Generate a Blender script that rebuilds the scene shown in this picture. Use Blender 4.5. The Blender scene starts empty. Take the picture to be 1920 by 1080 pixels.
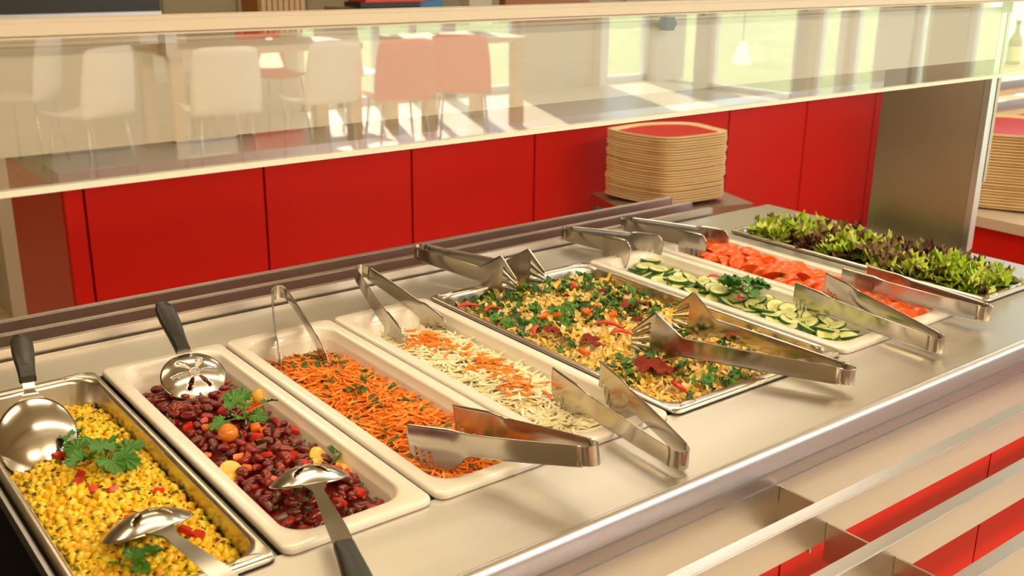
import bpy, bmesh, math, random
from mathutils import Vector, Matrix, noise
R = random.Random(7)
sc = bpy.context.scene
COL = sc.collection
PI = math.pi

# ------------------------------------------------------------------ camera
CAM = Vector((-0.34066, -0.76095, 0.51343))
ROT = (1.25662, -0.01108, -0.65941)
F = 1946.18
cam = bpy.data.cameras.new('camera'); cam.sensor_width = 36.0; cam.lens = F * 36.0 / 1920.0
cam.clip_start = 0.02; cam.clip_end = 200
cam.dof.use_dof = True; cam.dof.focus_distance = 1.3; cam.dof.aperture_fstop = 9.0
co = bpy.data.objects.new('camera', cam); COL.objects.link(co)
co.location = CAM; co.rotation_euler = ROT; co.rotation_mode = 'XYZ'
sc.camera = co
from mathutils import Euler
RM = Euler(ROT, 'XYZ').to_matrix()
def U(px, py, ax, val):
    """point of the place seen at a pixel, on the plane axis = val"""
    d = RM @ Vector(((px - 960) / F, -(py - 540) / F, -1.0))
    t = (val - CAM[ax]) / d[ax]
    return CAM + d * t

# ------------------------------------------------------------------ world, sun, lights, exposure
w = bpy.data.worlds.new('World'); sc.world = w; w.use_nodes = True
bg = w.node_tree.nodes['Background']
bg.inputs[0].default_value = (0.68, 0.84, 1.0, 1); bg.inputs[1].default_value = 4.0
sun = bpy.data.lights.new('sun', 'SUN'); sun.energy = 17; sun.angle = 0.01; sun.color = (1, .93, .80)
so = bpy.data.objects.new('sun', sun); COL.objects.link(so)
so.rotation_euler = Vector((-0.35, 0.80, -0.68)).to_track_quat('-Z', 'Y').to_euler()
def area(name, loc, rot, sx, sy, power, col):
    l = bpy.data.lights.new(name, 'AREA'); l.shape = 'RECTANGLE'; l.size = sx; l.size_y = sy
    l.energy = power; l.color = col
    o = bpy.data.objects.new(name, l); COL.objects.link(o); o.location = loc; o.rotation_euler = rot
    return o
WARM = (1.0, .79, .50)
CEIL = 2.1
LAMPS = [(-1.2, -2.5), (0.6, -2.5), (2.4, -2.5), (-1.2, 1.6), (0.6, 1.6), (2.4, 1.6), (4.4, 0.2), (1.0, -4.2), (4.0, -4.2), (1.0, 3.6), (4.0, 3.6)]
for lx, ly in LAMPS:
    area('ceiling_lamp_light', (lx, ly, CEIL - .06), (0, 0, 0), 1.2, .30, 45 if ly < -4 else (54 if ly < -2 else (9 if lx < 2 else 7)), (1.0, .72, .38) if lx < 0 else ((1.0, .92, .84) if lx > 2 else WARM))
# daylight entering the tall windows of the right wall and of the dining hall
for loc, rot_, sx_, sy_ in (((8.39, -2.3, 0.5), (0, PI / 2, 0), 2.9, 12.4), ((3.0, -7.7, 0.5), (PI / 2, 0, 0), 11.0, 2.9)):
    o_ = area('window_portal', loc, rot_, sx_, sy_, 1, (1, 1, 1)); o_.data.cycles.is_portal = True
area('food_light', (0.6, 0.24, 0.415), (math.radians(0), 0, 0), 1.5, .04, 2.0, (1.0, .82, .56))
vs = sc.view_settings
vs.view_transform = 'Standard'; vs.look = 'None'; vs.exposure = 0.0; vs.gamma = 1.0
sc.cycles.max_bounces = 8; sc.cycles.transparent_max_bounces = 8
sc.cycles.caustics_reflective = False; sc.cycles.caustics_refractive = False
sc.cycles.sample_clamp_indirect = 6.0

# ------------------------------------------------------------------ materials
def newmat(name):
    m = bpy.data.materials.new(name); m.use_nodes = True
    nt = m.node_tree; return m, nt, nt.nodes['Principled BSDF']
def mat(name, col, rough=.5, metal=0.0, spec=.5, noise_amt=0.0, nscale=20.0, bump=0.0, bscale=80.0, sss=0.0, coat=0.0, stretch=None, rvar=0.0, trans=0.0):
    m, nt, b = newmat(name)
    b.inputs['Base Color'].default_value = (*col, 1); b.inputs['Roughness'].default_value = rough
    b.inputs['Metallic'].default_value = metal; b.inputs['Specular IOR Level'].default_value = spec
    if coat: b.inputs['Coat Weight'].default_value = coat; b.inputs['Coat Roughness'].default_value = .08
    if sss:
        b.inputs['Subsurface Weight'].default_value = sss; b.inputs['Subsurface Radius'].default_value = (.01, .006, .003)
        b.inputs['Subsurface Scale'].default_value = .4
    if trans: b.inputs['Transmission Weight'].default_value = trans
    tc = nt.nodes.new('ShaderNodeTexCoord'); mp = nt.nodes.new('ShaderNodeMapping')
    nt.links.new(tc.outputs['Object'], mp.inputs['Vector'])
    if stretch: mp.inputs['Scale'].default_value = stretch
    if noise_amt or rvar:
        n = nt.nodes.new('ShaderNodeTexNoise'); n.inputs['Scale'].default_value = nscale; n.inputs['Detail'].default_value = 5
        nt.links.new(mp.outputs[0], n.inputs['Vector'])
        if noise_amt:
            mx = nt.nodes.new('ShaderNodeMix'); mx.data_type = 'RGBA'
            mx.inputs['A'].default_value = (*[c * (1 - noise_amt) for c in col], 1)
            mx.inputs['B'].default_value = (*[min(1, c * (1 + noise_amt)) for c in col], 1)
            nt.links.new(n.outputs['Fac'], mx.inputs['Factor']); nt.links.new(mx.outputs['Result'], b.inputs['Base Color'])
        if rvar:
            mr = nt.nodes.new('ShaderNodeMapRange'); mr.inputs['To Min'].default_value = max(.02, rough - rvar); mr.inputs['To Max'].default_value = rough + rvar
            nt.links.new(n.outputs['Fac'], mr.inputs['Value']); nt.links.new(mr.outputs[0], b.inputs['Roughness'])
    if bump:
        n2 = nt.nodes.new('ShaderNodeTexNoise'); n2.inputs['Scale'].default_value = bscale; n2.inputs['Detail'].default_value = 4
        bp = nt.nodes.new('ShaderNodeBump'); bp.inputs['Strength'].default_value = bump; bp.inputs['Distance'].default_value = .002
        nt.links.new(mp.outputs[0], n2.inputs['Vector']); nt.links.new(n2.outputs['Fac'], bp.inputs['Height']); nt.links.new(bp.outputs[0], b.inputs['Normal'])
    return m
M = {}
M['steel_top'] = mat('brushed_steel_worktop', (.60, .565, .50), .40, 1.0, noise_amt=.06, nscale=9, bump=.06, bscale=60, rvar=.05, stretch=(1, 6, 6))
M['steel'] = mat('brushed_steel', (.65, .64, .66), .36, 1.0, noise_amt=.05, nscale=30, bump=.04, bscale=90, stretch=(.4, 8, 8))
M['steel_post'] = mat('satin_steel_post', (.50, .43, .35), .42, 1.0, noise_amt=.10, nscale=14, bump=.03)
M['steel_fascia'] = mat('brushed_steel_fascia', (.72, .68, .63), .45, .40, noise_amt=.06, nscale=40, bump=.05, bscale=70, stretch=(.6, 12, 12))
M['steel_pan'] = mat('polished_pan_steel', (.66, .60, .52), .25, 1.0, noise_amt=.05, nscale=20, bump=.05, bscale=25, rvar=.06)
M['polish'] = mat('polished_steel', (.57, .53, .48), .19, 1.0, noise_amt=.04, nscale=25, bump=.02, bscale=40, rvar=.05)
M['rail_dark'] = mat('rear_rail_steel', (.62, .56, .52), .34, 1.0, noise_amt=.08, nscale=20, stretch=(.4, 8, 8))
M['rail_white'] = mat('pale_anodised_rail', (.66, .59, .50), .5, .2, noise_amt=.03, nscale=20, stretch=(.3, 8, 8))
M['white'] = mat('white_melamine', (.86, .80, .72), .22, spec=.5, noise_amt=.02, nscale=8, coat=.3)
M['black'] = mat('black_plastic', (.028, .026, .022), .38, noise_amt=.2, nscale=30)
M['red'] = mat('red_laminate', (.60, .011, .004), .50, noise_amt=.05, nscale=3, spec=.2)
M['red_dark'] = mat('red_laminate_side', (.58, .018, .007), .38, noise_amt=.05, nscale=3)
M['dark'] = mat('dark_void', (.012, .010, .009), .7, noise_amt=.2)
M['floor'] = None
M['olive'] = mat('olive_panel', (.38, .31, .19), .6, noise_amt=.05, nscale=4)
M['wall'] = mat('cream_wall', (.60, .54, .42), .7, noise_amt=.04, nscale=3)
M['ceil'] = mat('ceiling_board', (.80, .72, .58), .8, noise_amt=.04, nscale=3)
M['beige_wood'] = mat('pale_ply', (.82, .62, .33), .5, noise_amt=.22, nscale=6, stretch=(1, 1, 40))
M['wood'] = mat('light_oak', (.62, .42, .22), .5, noise_amt=.2, nscale=5, stretch=(1, 12, 12))
M['wood_dark'] = mat('brown_wood', (.35, .12, .03), .5, noise_amt=.25, nscale=5, stretch=(12, 1, 1))
M['chair_white'] = mat('white_chair_plastic', (.86, .84, .80), .35, noise_amt=.02)
M['chair_red'] = mat('red_chair_plastic', (.80, .06, .03), .35, noise_amt=.04)
M['chrome'] = mat('chrome_leg', (.75, .75, .75), .15, 1.0, noise_amt=.03)
M['grey_col'] = mat('grey_window_post', (.48, .46, .43), .5, noise_amt=.05)
M['grey'] = mat('grey_metal', (.26, .26, .27), .45, .3, noise_amt=.08)
M['column'] = mat('grey_column', (.62, .54, .45), .6, noise_amt=.05, nscale=5)
M['frame_white'] = mat('white_frame', (.85, .86, .88), .4, noise_amt=.02)
M['lawn'] = mat('lawn_grass', (.26, .30, .10), .9, noise_amt=.35, nscale=1.2, bump=.5, bscale=8)
M['yellow1'] = mat('corn_yellow', (.96, .60, .02), .34, noise_amt=.22, nscale=60, sss=.12)
M['yellow2'] = mat('corn_gold', (.92, .48, .012), .34, noise_amt=.2, nscale=60, sss=.12)
M['yellow3'] = mat('corn_pale', (.98, .70, .07), .34, noise_amt=.15, nscale=60, sss=.12)
M['spice'] = mat('brown_spice', (.10, .035, .008), .6, noise_amt=.4, nscale=200)
M['herb'] = mat('chopped_herb', (.045, .11, .012), .5, noise_amt=.4, nscale=90)
M['leaf'] = mat('parsley_leaf', (.055, .19, .014), .42, noise_amt=.35, nscale=70, sss=.08)
M['leaf_dark'] = mat('dark_salad_leaf', (.025, .085, .010), .35, noise_amt=.35, nscale=60)
M['stem'] = mat('green_stem', (.20, .38, .06), .4, noise_amt=.2, nscale=60)
M['bean1'] = mat('kidney_bean_skin', (.17, .010, .009), .20, noise_amt=.35, nscale=60, spec=.6)
M['bean2'] = mat('kidney_bean_skin_red', (.26, .020, .012), .22, noise_amt=.3, nscale=60, spec=.6)
M['bean3'] = mat('kidney_bean_skin_brown', (.15, .030, .018), .24, noise_amt=.3, nscale=60, spec=.6)
M['pepper'] = mat('red_pepper', (.60, .022, .006), .28, noise_amt=.25, nscale=60, sss=.08, spec=.6)
M['pepper_or'] = mat('orange_pepper', (.78, .16, .012), .24, noise_amt=.25, nscale=60, sss=.08)
M['cherry'] = mat('orange_cherry_tomato', (.72, .20, .02), .18, noise_amt=.25, nscale=40, sss=.08, spec=.6)
M['cherry_in'] = mat('yellow_tomato_flesh', (.78, .48, .08), .25, noise_amt=.3, nscale=60, sss=.1)
M['carrot1'] = mat('carrot_shred', (.86, .235, .018), .38, noise_amt=.15, nscale=60, sss=.1)
M['carrot2'] = mat('carrot_shred_light', (.92, .34, .045), .38, noise_amt=.12, nscale=60, sss=.1)
M['carrot3'] = mat('carrot_shred_deep', (.78, .17, .010), .38, noise_amt=.15, nscale=60, sss=.1)
M['cab1'] = mat('cabbage_shred', (.93, .80, .50), .38, noise_amt=.08, nscale=60, sss=.12)
M['cab2'] = mat('cabbage_shred_white', (.95, .86, .62), .38, noise_amt=.06, nscale=60, sss=.12)
M['pasta'] = mat('pasta', (.86, .60, .14), .40, noise_amt=.10, nscale=60, sss=.10)
M['pasta2'] = mat('chicken_cream', (.88, .68, .34), .45, noise_amt=.12, nscale=60, sss=.10)
M['salami'] = mat('dried_tomato', (.20, .018, .006), .55, spec=.25, noise_amt=.45, nscale=120, bump=.8, bscale=260)
M['tomato'] = mat('tomato_skin', (.86, .115, .012), .24, noise_amt=.18, nscale=40, sss=.08, spec=.6)
M['tomato_in'] = mat('tomato_flesh', (.84, .13, .02), .28, noise_amt=.3, nscale=90, sss=.12)
M['cuc_rim'] = mat('cucumber_skin', (.022, .095, .012), .30, noise_amt=.5, nscale=120)
M['let_g'] = mat('green_lettuce', (.42, .62, .03), .42, noise_amt=.35, nscale=45, sss=.1)
M['let_y'] = mat('pale_lettuce', (.68, .78, .14), .42, noise_amt=.25, nscale=45, sss=.1)
M['let_p'] = mat('purple_lettuce', (.115, .035, .022), .40, noise_amt=.5, nscale=50)
M['let_b'] = mat('bronze_lettuce', (.17, .10, .028), .42, noise_amt=.5, nscale=50)
M['lamp_glass'] = mat('lamp_shade_white', (.9, .9, .88), .4, noise_amt=.02)
M['blue'] = mat('blue_box', (.05, .22, .50), .5, noise_amt=.1)
M['bottle'] = mat('amber_bottle_glass', (.30, .10, .03), .1, noise_amt=.1)
M['paper'] = mat('paper_label', (.80, .68, .42), .6, noise_amt=.05)

def flesh_mat():          # cucumber flesh: seeds ring from object-space radius
    m, nt, b = newmat('cucumber_flesh'); b.inputs['Roughness'].default_value = .22
    tc = nt.nodes.new('ShaderNodeTexCoord'); sp = nt.nodes.new('ShaderNodeSeparateXYZ'); cb = nt.nodes.new('ShaderNodeCombineXYZ')
    ln = nt.nodes.new('ShaderNodeVectorMath'); ln.operation = 'LENGTH'
    nt.links.new(tc.outputs['Object'], sp.inputs[0]); nt.links.new(sp.outputs[0], cb.inputs[0]); nt.links.new(sp.outputs[1], cb.inputs[1])
    nt.links.new(cb.outputs[0], ln.inputs[0])
    n = nt.nodes.new('ShaderNodeTexNoise'); n.inputs['Scale'].default_value = 220
    nt.links.new(tc.outputs['Object'], n.inputs['Vector'])
    mu = nt.nodes.new('ShaderNodeMath'); mu.operation = 'MULTIPLY_ADD'; mu.inputs[1].default_value = .006
    nt.links.new(n.outputs['Fac'], mu.inputs[0]); nt.links.new(ln.outputs['Value'], mu.inputs[2])
    rp = nt.nodes.new('ShaderNodeValToRGB'); cr = rp.color_ramp
    mr = nt.nodes.new('ShaderNodeMapRange'); mr.inputs['From Max'].default_value = .0225
    nt.links.new(mu.outputs[0], mr.inputs['Value']); nt.links.new(mr.outputs[0], rp.inputs[0])
    cr.elements[0].position = 0; cr.elements[0].color = (.62, .66, .22, 1)
    cr.elements[1].position = 1; cr.elements[1].color = (.36, .50, .10, 1)
    e = cr.elements.new(.38); e.color = (.50, .56, .14, 1)
    e = cr.elements.new(.55); e.color = (.72, .74, .34, 1)
    e = cr.elements.new(.85); e.color = (.66, .70, .28, 1)
    nt.links.new(rp.outputs[0], b.inputs['Base Color'])
    return m
M['cuc'] = flesh_mat()
def floor_mat():
    m, nt, b = newmat('floor_tiles'); b.inputs['Roughness'].default_value = .35
    tc = nt.nodes.new('ShaderNodeTexCoord'); br = nt.nodes.new('ShaderNodeTexBrick')
    br.offset = 0; br.inputs['Scale'].default_value = 1.0; br.inputs['Mortar Size'].default_value = .004
    br.inputs['Brick Width'].default_value = .6; br.inputs['Row Height'].default_value = .6
    br.inputs['Color1'].default_value = (.66, .56, .38, 1); br.inputs['Color2'].default_value = (.62, .53, .36, 1); br.inputs['Mortar'].default_value = (.28, .22, .14, 1)
    nt.links.new(tc.outputs['Object'], br.inputs['Vector']); nt.links.new(br.outputs['Color'], b.inputs['Base Color'])
    return m
M['floor'] = floor_mat()
def glass_mat(name, refl, tint=(1, 1, 1)):
    m = bpy.data.materials.new(name); m.use_nodes = True; nt = m.node_tree; nt.nodes.clear()
    out = nt.nodes.new('ShaderNodeOutputMaterial'); mx = nt.nodes.new('ShaderNodeMixShader')
    t = nt.nodes.new('ShaderNodeBsdfTransparent'); t.inputs[0].default_value = (*tint, 1)
    g = nt.nodes.new('ShaderNodeBsdfGlossy'); g.inputs['Roughness'].default_value = .012
    fr = nt.nodes.new('ShaderNodeFresnel'); fr.inputs['IOR'].default_value = 1.5
    mr = nt.nodes.new('ShaderNodeMapRange'); mr.inputs['To Min'].default_value = refl; mr.inputs['To Max'].default_value = 1.0
    ge = nt.nodes.new('ShaderNodeNewGeometry'); inv = nt.nodes.new('ShaderNodeMath'); inv.operation = 'SUBTRACT'; inv.inputs[0].default_value = 1.0
    ml = nt.nodes.new('ShaderNodeMath'); ml.operation = 'MULTIPLY'      # the surface entered from outside reflects, the one left from inside does not
    nt.links.new(ge.outputs['Backfacing'], inv.inputs[1]); nt.links.new(fr.outputs[0], mr.inputs['Value'])
    nt.links.new(mr.outputs[0], ml.inputs[0]); nt.links.new(inv.outputs[0], ml.inputs[1]); nt.links.new(ml.outputs[0], mx.inputs[0])
    nt.links.new(t.outputs[0], mx.inputs[1]); nt.links.new(g.outputs[0], mx.inputs[2]); nt.links.new(mx.outputs[0], out.inputs[0])
    return m
M['glass'] = glass_mat('sneeze_guard_glass', .27, (.98, .99, .98))
M['pane'] = glass_mat('window_glass', .02)
M['glass_edge'] = mat('glass_edge_strip', (.80, .84, .76), .25, 0, noise_amt=.03)
def emis(name, col, s):
    m, nt, b = newmat(name); b.inputs['Emission Color'].default_value = (*col, 1); b.inputs['Emission Strength'].default_value = s
    b.inputs['Base Color'].default_value = (*col, 1); return m
M['lamp'] = emis('lamp_diffuser', (1, .86, .62), 3.0)

# ------------------------------------------------------------------ mesh helpers
def link(name, me, m=None, parent=None):
    o = bpy.data.objects.new(name, me); COL.objects.link(o)
    if m is not None:
        for x in (m if isinstance(m, (list, tuple)) else [m]):
            me.materials.append(M[x] if isinstance(x, str) else x)
    if parent: o.parent = parent
    return o
def tag(o, label=None, cat=None, group=None, kind=None):
    if label: o['label'] = label
    if cat: o['category'] = cat
    if group: o['group'] = group
    if kind: o['kind'] = kind
    return o
def empty(name, loc=(0, 0, 0), rz=0, label=None, cat=None, group=None):
    o = bpy.data.objects.new(name, None); COL.objects.link(o); o.location = loc; o.rotation_euler = (0, 0, rz)
    o.empty_display_size = .05
    return tag(o, label, cat, group)
class MB:
    def __init__(s): s.v = []; s.f = []; s.mi = []
    def add(s, vs, fs, mi=0):
        b = len(s.v); s.v += [tuple(v) for v in vs]
        for f in fs: s.f.append([b + i for i in f]); s.mi.append(mi)
    def box(s, x0, x1, y0, y1, z0, z1, mi=0):
        vs = [(x, y, z) for z in (z0, z1) for y in (y0, y1) for x in (x0, x1)]
        s.add(vs, [(0, 2, 3, 1), (4, 5, 7, 6), (0, 1, 5, 4), (2, 6, 7, 3), (0, 4, 6, 2), (1, 3, 7, 5)], mi)
    def tube(s, pts, r, n=8, mi=0, cap=True):
        pts = [Vector(p) for p in pts]; rings = []
        for i, p in enumerate(pts):
            t = (pts[min(i + 1, len(pts) - 1)] - pts[max(i - 1, 0)]).normalized()
            a = t.cross(Vector((0, 0, 1)));  a = a if a.length > .05 else t.cross(Vector((1, 0, 0))); a.normalize(); b = t.cross(a)
            rr = r[i] if isinstance(r, (list, tuple)) else r
            rings.append([p + (a * math.cos(2 * PI * k / n) + b * math.sin(2 * PI * k / n)) * rr for k in range(n)])
        vs = [v for rg in rings for v in rg]; fs = []
        for i in range(len(pts) - 1):
            for k in range(n): fs.append((i * n + k, i * n + (k + 1) % n, (i + 1) * n + (k + 1) % n, (i + 1) * n + k))
        if cap: fs.append(tuple(range(n))[::-1]); fs.append(tuple((len(pts) - 1) * n + k for k in range(n)))
        s.add(vs, fs, mi)
    def loft(s, rings, cap0=True, cap1=True, mi=0):
        n = len(rings[0]); vs = [v for r in rings for v in r]; fs = []
        for i in range(len(rings) - 1):
            for k in range(n): fs.append((i * n + k, i * n + (k + 1) % n, (i + 1) * n + (k + 1) % n, (i + 1) * n + k))
        if cap0: fs.append(tuple(range(n))[::-1])
        if cap1: fs.append(tuple((len(rings) - 1) * n + k for k in range(n)))
        s.add(vs, fs, mi)
    def mesh(s, name, smooth=False, bevel=0, merge=False):
        me = bpy.data.meshes.new(name); me.from_pydata(s.v, [], s.f); me.update()
        for p, i in zip(me.polygons, s.mi): p.material_index = i
        bm = bmesh.new(); bm.from_mesh(me)
        if merge: bmesh.ops.remove_doubles(bm, verts=bm.verts, dist=1e-5)
        bmesh.ops.recalc_face_normals(bm, faces=bm.faces)
        if bevel: bmesh.ops.bevel(bm, geom=list(bm.edges), offset=bevel, segments=2, affect='EDGES', clamp_overlap=True)
        bm.to_mesh(me); bm.free()
        if smooth:
            for p in me.polygons: p.use_smooth = True
        return me
    def build(s, name, m, parent=None, smooth=False, bevel=0, merge=False):
        me = s.mesh(name, smooth, bevel, merge)
        o = link(name, me, m, parent)
        return o
def auto(o, ang=40):
    me = o.data
    for p in me.polygons: p.use_smooth = True
    me.set_sharp_from_angle(angle=math.radians(ang))
    return o
def bx(name, m, x0, x1, y0, y1, z0, z1, parent=None, bevel=0):
    b = MB(); b.box(x0, x1, y0, y1, z0, z1); o = b.build(name, m, parent, bevel=bevel)
    if bevel: auto(o)
    return o
def struct(o): o['kind'] = 'structure'; return o
def rrect(cx, cy, hx, hy, r, z, n=7):
    pts = []
    for (sx, sy, a0) in ((1, 1, 0), (-1, 1, PI / 2), (-1, -1, PI), (1, -1, 1.5 * PI)):
        for k in range(n + 1):
            a = a0 + PI / 2 * k / n
            pts.append((cx + sx * (hx - r) + r * math.cos(a), cy + sy * (hy - r) + r * math.sin(a), z))
    return pts

# ------------------------------------------------------------------ room shell
FL = -0.9
HWALL = .26 - 7.9 - .1
struct(bx('floor', 'floor', -6, 8.5, HWALL, 5.0, FL - .1, FL))
struct(bx('ceiling', 'ceil', -6, 8.5, HWALL, 5.0, CEIL, CEIL + .1))
struct(bx('wall_left', 'olive', -6.1, -6, HWALL, 5.0, FL, CEIL))
wb = MB(); wb.box(-6, 8.5, 4.85, 5.0, FL, CEIL)
for i in range(-8, 20): wb.box(i * .42 - .005, i * .42 + .005, 4.835, 4.86, FL, CEIL)
wb.box(-6, 8.5, 4.82, 4.86, -.66, -.645)
struct(wb.build('wall_back', 'olive'))
struct(bx('baseboard_back', 'olive', -6, 8.5, 4.80, 4.85, FL, FL + .12))
# right wall with tall windows; the hall end of it is what the sneeze guard glass mirrors on the right
rw = MB(); rw.box(8.4, 8.5, HWALL, 5.0, 1.95, CEIL); rw.box(8.4, 8.5, 4.0, 5.0, FL, 1.95)
struct(rw.build('wall_right', 'wall'))
def W(px): return .26 - U(px, 150, 0, 8.4).y        # hall position on the right wall seen in the glass at this column
def rwin(n, a, b_, sill=.0):
    a, b_ = min(a, b_), max(a, b_); f = MB()
    for q in (a, b_ - .06): f.box(8.42, 8.48, q, q + .06, FL + sill, 1.95)
    f.box(8.42, 8.48, a, b_, FL + sill, FL + sill + .06); f.box(8.42, 8.48, a, b_, 1.89, 1.95)
    f = struct(f.build('window_%d' % n, 'frame_white')); bx('pane', 'pane', 8.447, 8.453, a + .06, b_ - .06, FL + sill + .06, 1.89, f)
rwin(1, W(1325), W(1488)); rwin(2, W(1570), W(1520)); rwin(3, W(1640), W(1585)); rwin(4, W(1735), W(1702))
nt_ = 10
for a, b_, m_ in ((1300, 1325, 'grey_col'), (1488, 1510, 'grey_col'), (1510, 1520, 'column'), (1570, 1578, 'frame_white'), (1578, 1585, 'column'), (1640, 1700, 'frame_white'), (1735, 1800, 'column')):
    struct(bx('trim_%d' % nt_, m_, 8.38, 8.5, min(W(a), W(b_)), max(W(a), W(b_)), FL, 1.95)); nt_ += 1
ya_ = W(1800)
for n in range(3):
    rwin(9 + n, ya_ + n * (4.0 - ya_) / 3, ya_ + (n + 1) * (4.0 - ya_) / 3, .25)
lw = MB(); lw.box(-60, 60, -70, HWALL, FL - .12, FL - .02); lw.box(8.5, 60, HWALL, 30, FL - .12, FL - .02)
lawn = lw.build('lawn', 'lawn'); lawn['kind'] = 'structure'
for lx, ly in LAMPS:
    t = empty('ceiling_light', (lx, ly, CEIL), 0, 'recessed rectangular ceiling light with warm diffuser', 'ceiling light', 'ceiling lights over the room')
    b = MB(); b.box(-.64, .64, -.19, .19, -.03, 0); b.build('housing', 'frame_white', t)
    b = MB(); b.box(-.6, .6, -.15, .15, -.042, -.031); b.build('diffuser', 'lamp', t)

GY = 0.13                       # the plane of the sneeze guard glass; the hall behind the camera mirrors in it
HW = .26 - 7.9                 # hall window wall
def V(px, Y=7.9): return U(px, 150, 1, Y).x
#                 # hall window wall
hw = MB(); hw.box(-6, 8.5, HW - .1, HW, 1.95, CEIL)
hw.box(-6, V(560), HW - .1, HW, FL, 1.95)
struct(hw.build('wall_front', 'wall'))
for n, (a, b_, m_) in enumerate([(970, 1048, 'column'), (1112, 1126, 'frame_white'), (1268, 1300, 'column')]):
    struct(bx('trim_%d' % (n + 1), m_, V(a), min(8.4, V(b_)), HW - .12, HW + .10, FL, 1.95))
struct(bx('wall_hall', 'column', V(1048), V(1112), HW - .1, HW, FL, 1.95))
wins = [(V(560), V(845)), (V(845), V(970)), (V(1126), min(8.38, V(1268)))]
for n, (a, b_) in enumerate(wins):
    if b_ - a < .1: continue
    f = MB()
    for q in (a, b_ - .07): f.box(q, q + .07, HW - .08, HW - .02, FL, 1.95)
    f.box(a, b_, HW - .08, HW - .02, FL, FL + .08); f.box(a, b_, HW - .08, HW - .02, 1.87, 1.95)
    if n < 1:
        k = 4
        for j in range(1, k): f.box(a + (b_ - a) * j / k - .03, a + (b_ - a) * j / k + .03, HW - .08, HW - .02, FL, 1.95)
    fo = struct(f.build('window_%d' % (n + 5), 'frame_white'))
    bx('pane', 'pane', a + .07, b_ - .07, HW - .053, HW - .047, FL + .08, 1.87, fo)

# ------------------------------------------------------------------ salad bar
CT = -0.007
bar = empty('salad_bar', (0.1, .26, FL), 0, 'long brushed steel salad bar counter with red panels below', 'counter')
def bpart(name, mb, m, smooth=False, bevel=0, par=bar):
    o = mb.build(name, m, None, smooth, bevel); o.parent = par; o.location = -Vector(par.location)
    if bevel: auto(o)
    return o
X0, X1 = -1.4, 1.462
YB, YF = .642, -.118
t = MB()
def slab(x0, x1, y0, y1): t.box(x0, x1, y0, y1, CT - .03, CT)
slab(X0, X1, .522, YB); slab(X0, X1, YF, .008)
slab(1.358, X1, .008, .522); slab(1.158, 1.214, .008, .522); slab(X0, -1.2, .008, .522)
bpart('countertop', t, 'steel_top')
for xa in (-.173, -.0035, .1635, .3295, .4975, .8295, .992):
    t = MB(); t.box(xa - .0022, xa + .0022, .0082, .5218, CT - .02, CT - .004); bpart('crossbar', t, 'steel')
t = MB()
t.box(-1.2, 1.36, .008, .012, -.25, CT - .03); t.box(-1.2, 1.36, .518, .522, -.25, CT - .03); t.box(-1.2, 1.36, .008, .522, -.254, -.25)
t.box(-1.204, -1.2, .008, .522, -.25, CT - .03); t.box(1.358, 1.362, .008, .522, -.25, CT - .03)
bpart('well', t, 'dark')
# front marine edge (rounded bead) and stepped apron
prof = []
for k in range(9):
    a = PI * .95 * k / 8
    prof.append((YF + .006 - .0 - .009 * math.cos(PI - a) * -1, 0))
t = MB()
def extr(t, prof, x0, x1, mi=0):
    n = len(prof); vs = [(x0, y, z) for y, z in prof] + [(x1, y, z) for y, z in prof]
    fs = [(i, i + 1, n + i + 1, n + i) for i in range(n - 1)]
    t.add(vs, fs, mi)
edge = [(YF + .004, CT)]
for k in range(9):
    a = PI / 2 + PI / 2 * k / 8
    edge.append((YF + .002 + .009 * math.cos(a) - .0, CT - .007 + .009 * math.sin(a) ))
edge += [(YF - .007, -.028)]
extr(t, edge, X0, X1)
bpart('rounded_edge', t, 'steel', smooth=True)
t = MB()
ap = [(YF - .007, -.028), (YF - .0070, -.0330), (YF - .0015, -.0332), (YF - .0015, -.0560), (YF - .0005, -.0562), (YF - .0005, -.0572), (YF - .0018, -.0576), (YF - .0030, -.125), (YF + .01, -.127)]
extr(t, ap, X0, X1)
o = bpart('front_apron', t, 'steel')
t = MB(); t.box(X0, X1, YF - .0026, YF - .0012, -.0405, -.0335); bpart('shadow_gap_strip', t, 'grey')  # dark strip stands in for the shadow line under the apron's upper lip
t = MB(); t.box(X0, X1, YF - .0024, YF - .0010, -.0574, -.0562); bpart('fold_shade_strip', t, 'grey')  # thin dark strip, the shade in the apron's fold put in as colour
t = MB(); t.box(X0, X1 - .0, YF + .01, .62, FL + .1, -.26); t.box(X0, X1, YF + .01, 0.0, -.26, CT - .032); t.box(X0, X1, .53, .62, -.26, CT - .032); t.box(1.37, X1, 0, .53, -.26, CT - .032)
bpart('body', t, 'red_dark')
seam = U(1453, 1070, 1, YF)
xs_ = [seam.x + k * .475 for k in range(-4, 4)]
for a in xs_:
    t = MB(); t.box(max(a + .002, X0), min(a + .473, X1), YF - .006, YF + .009, FL + .1, -.128)
    if min(a + .473, X1) - max(a + .002, X0) > .05: bpart('front_panel', t, 'red')
t = MB(); t.box(X0 + .05, X1 - .05, -.02, .56, FL, FL + .1); bpart('plinth', t, 'dark')

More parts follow.
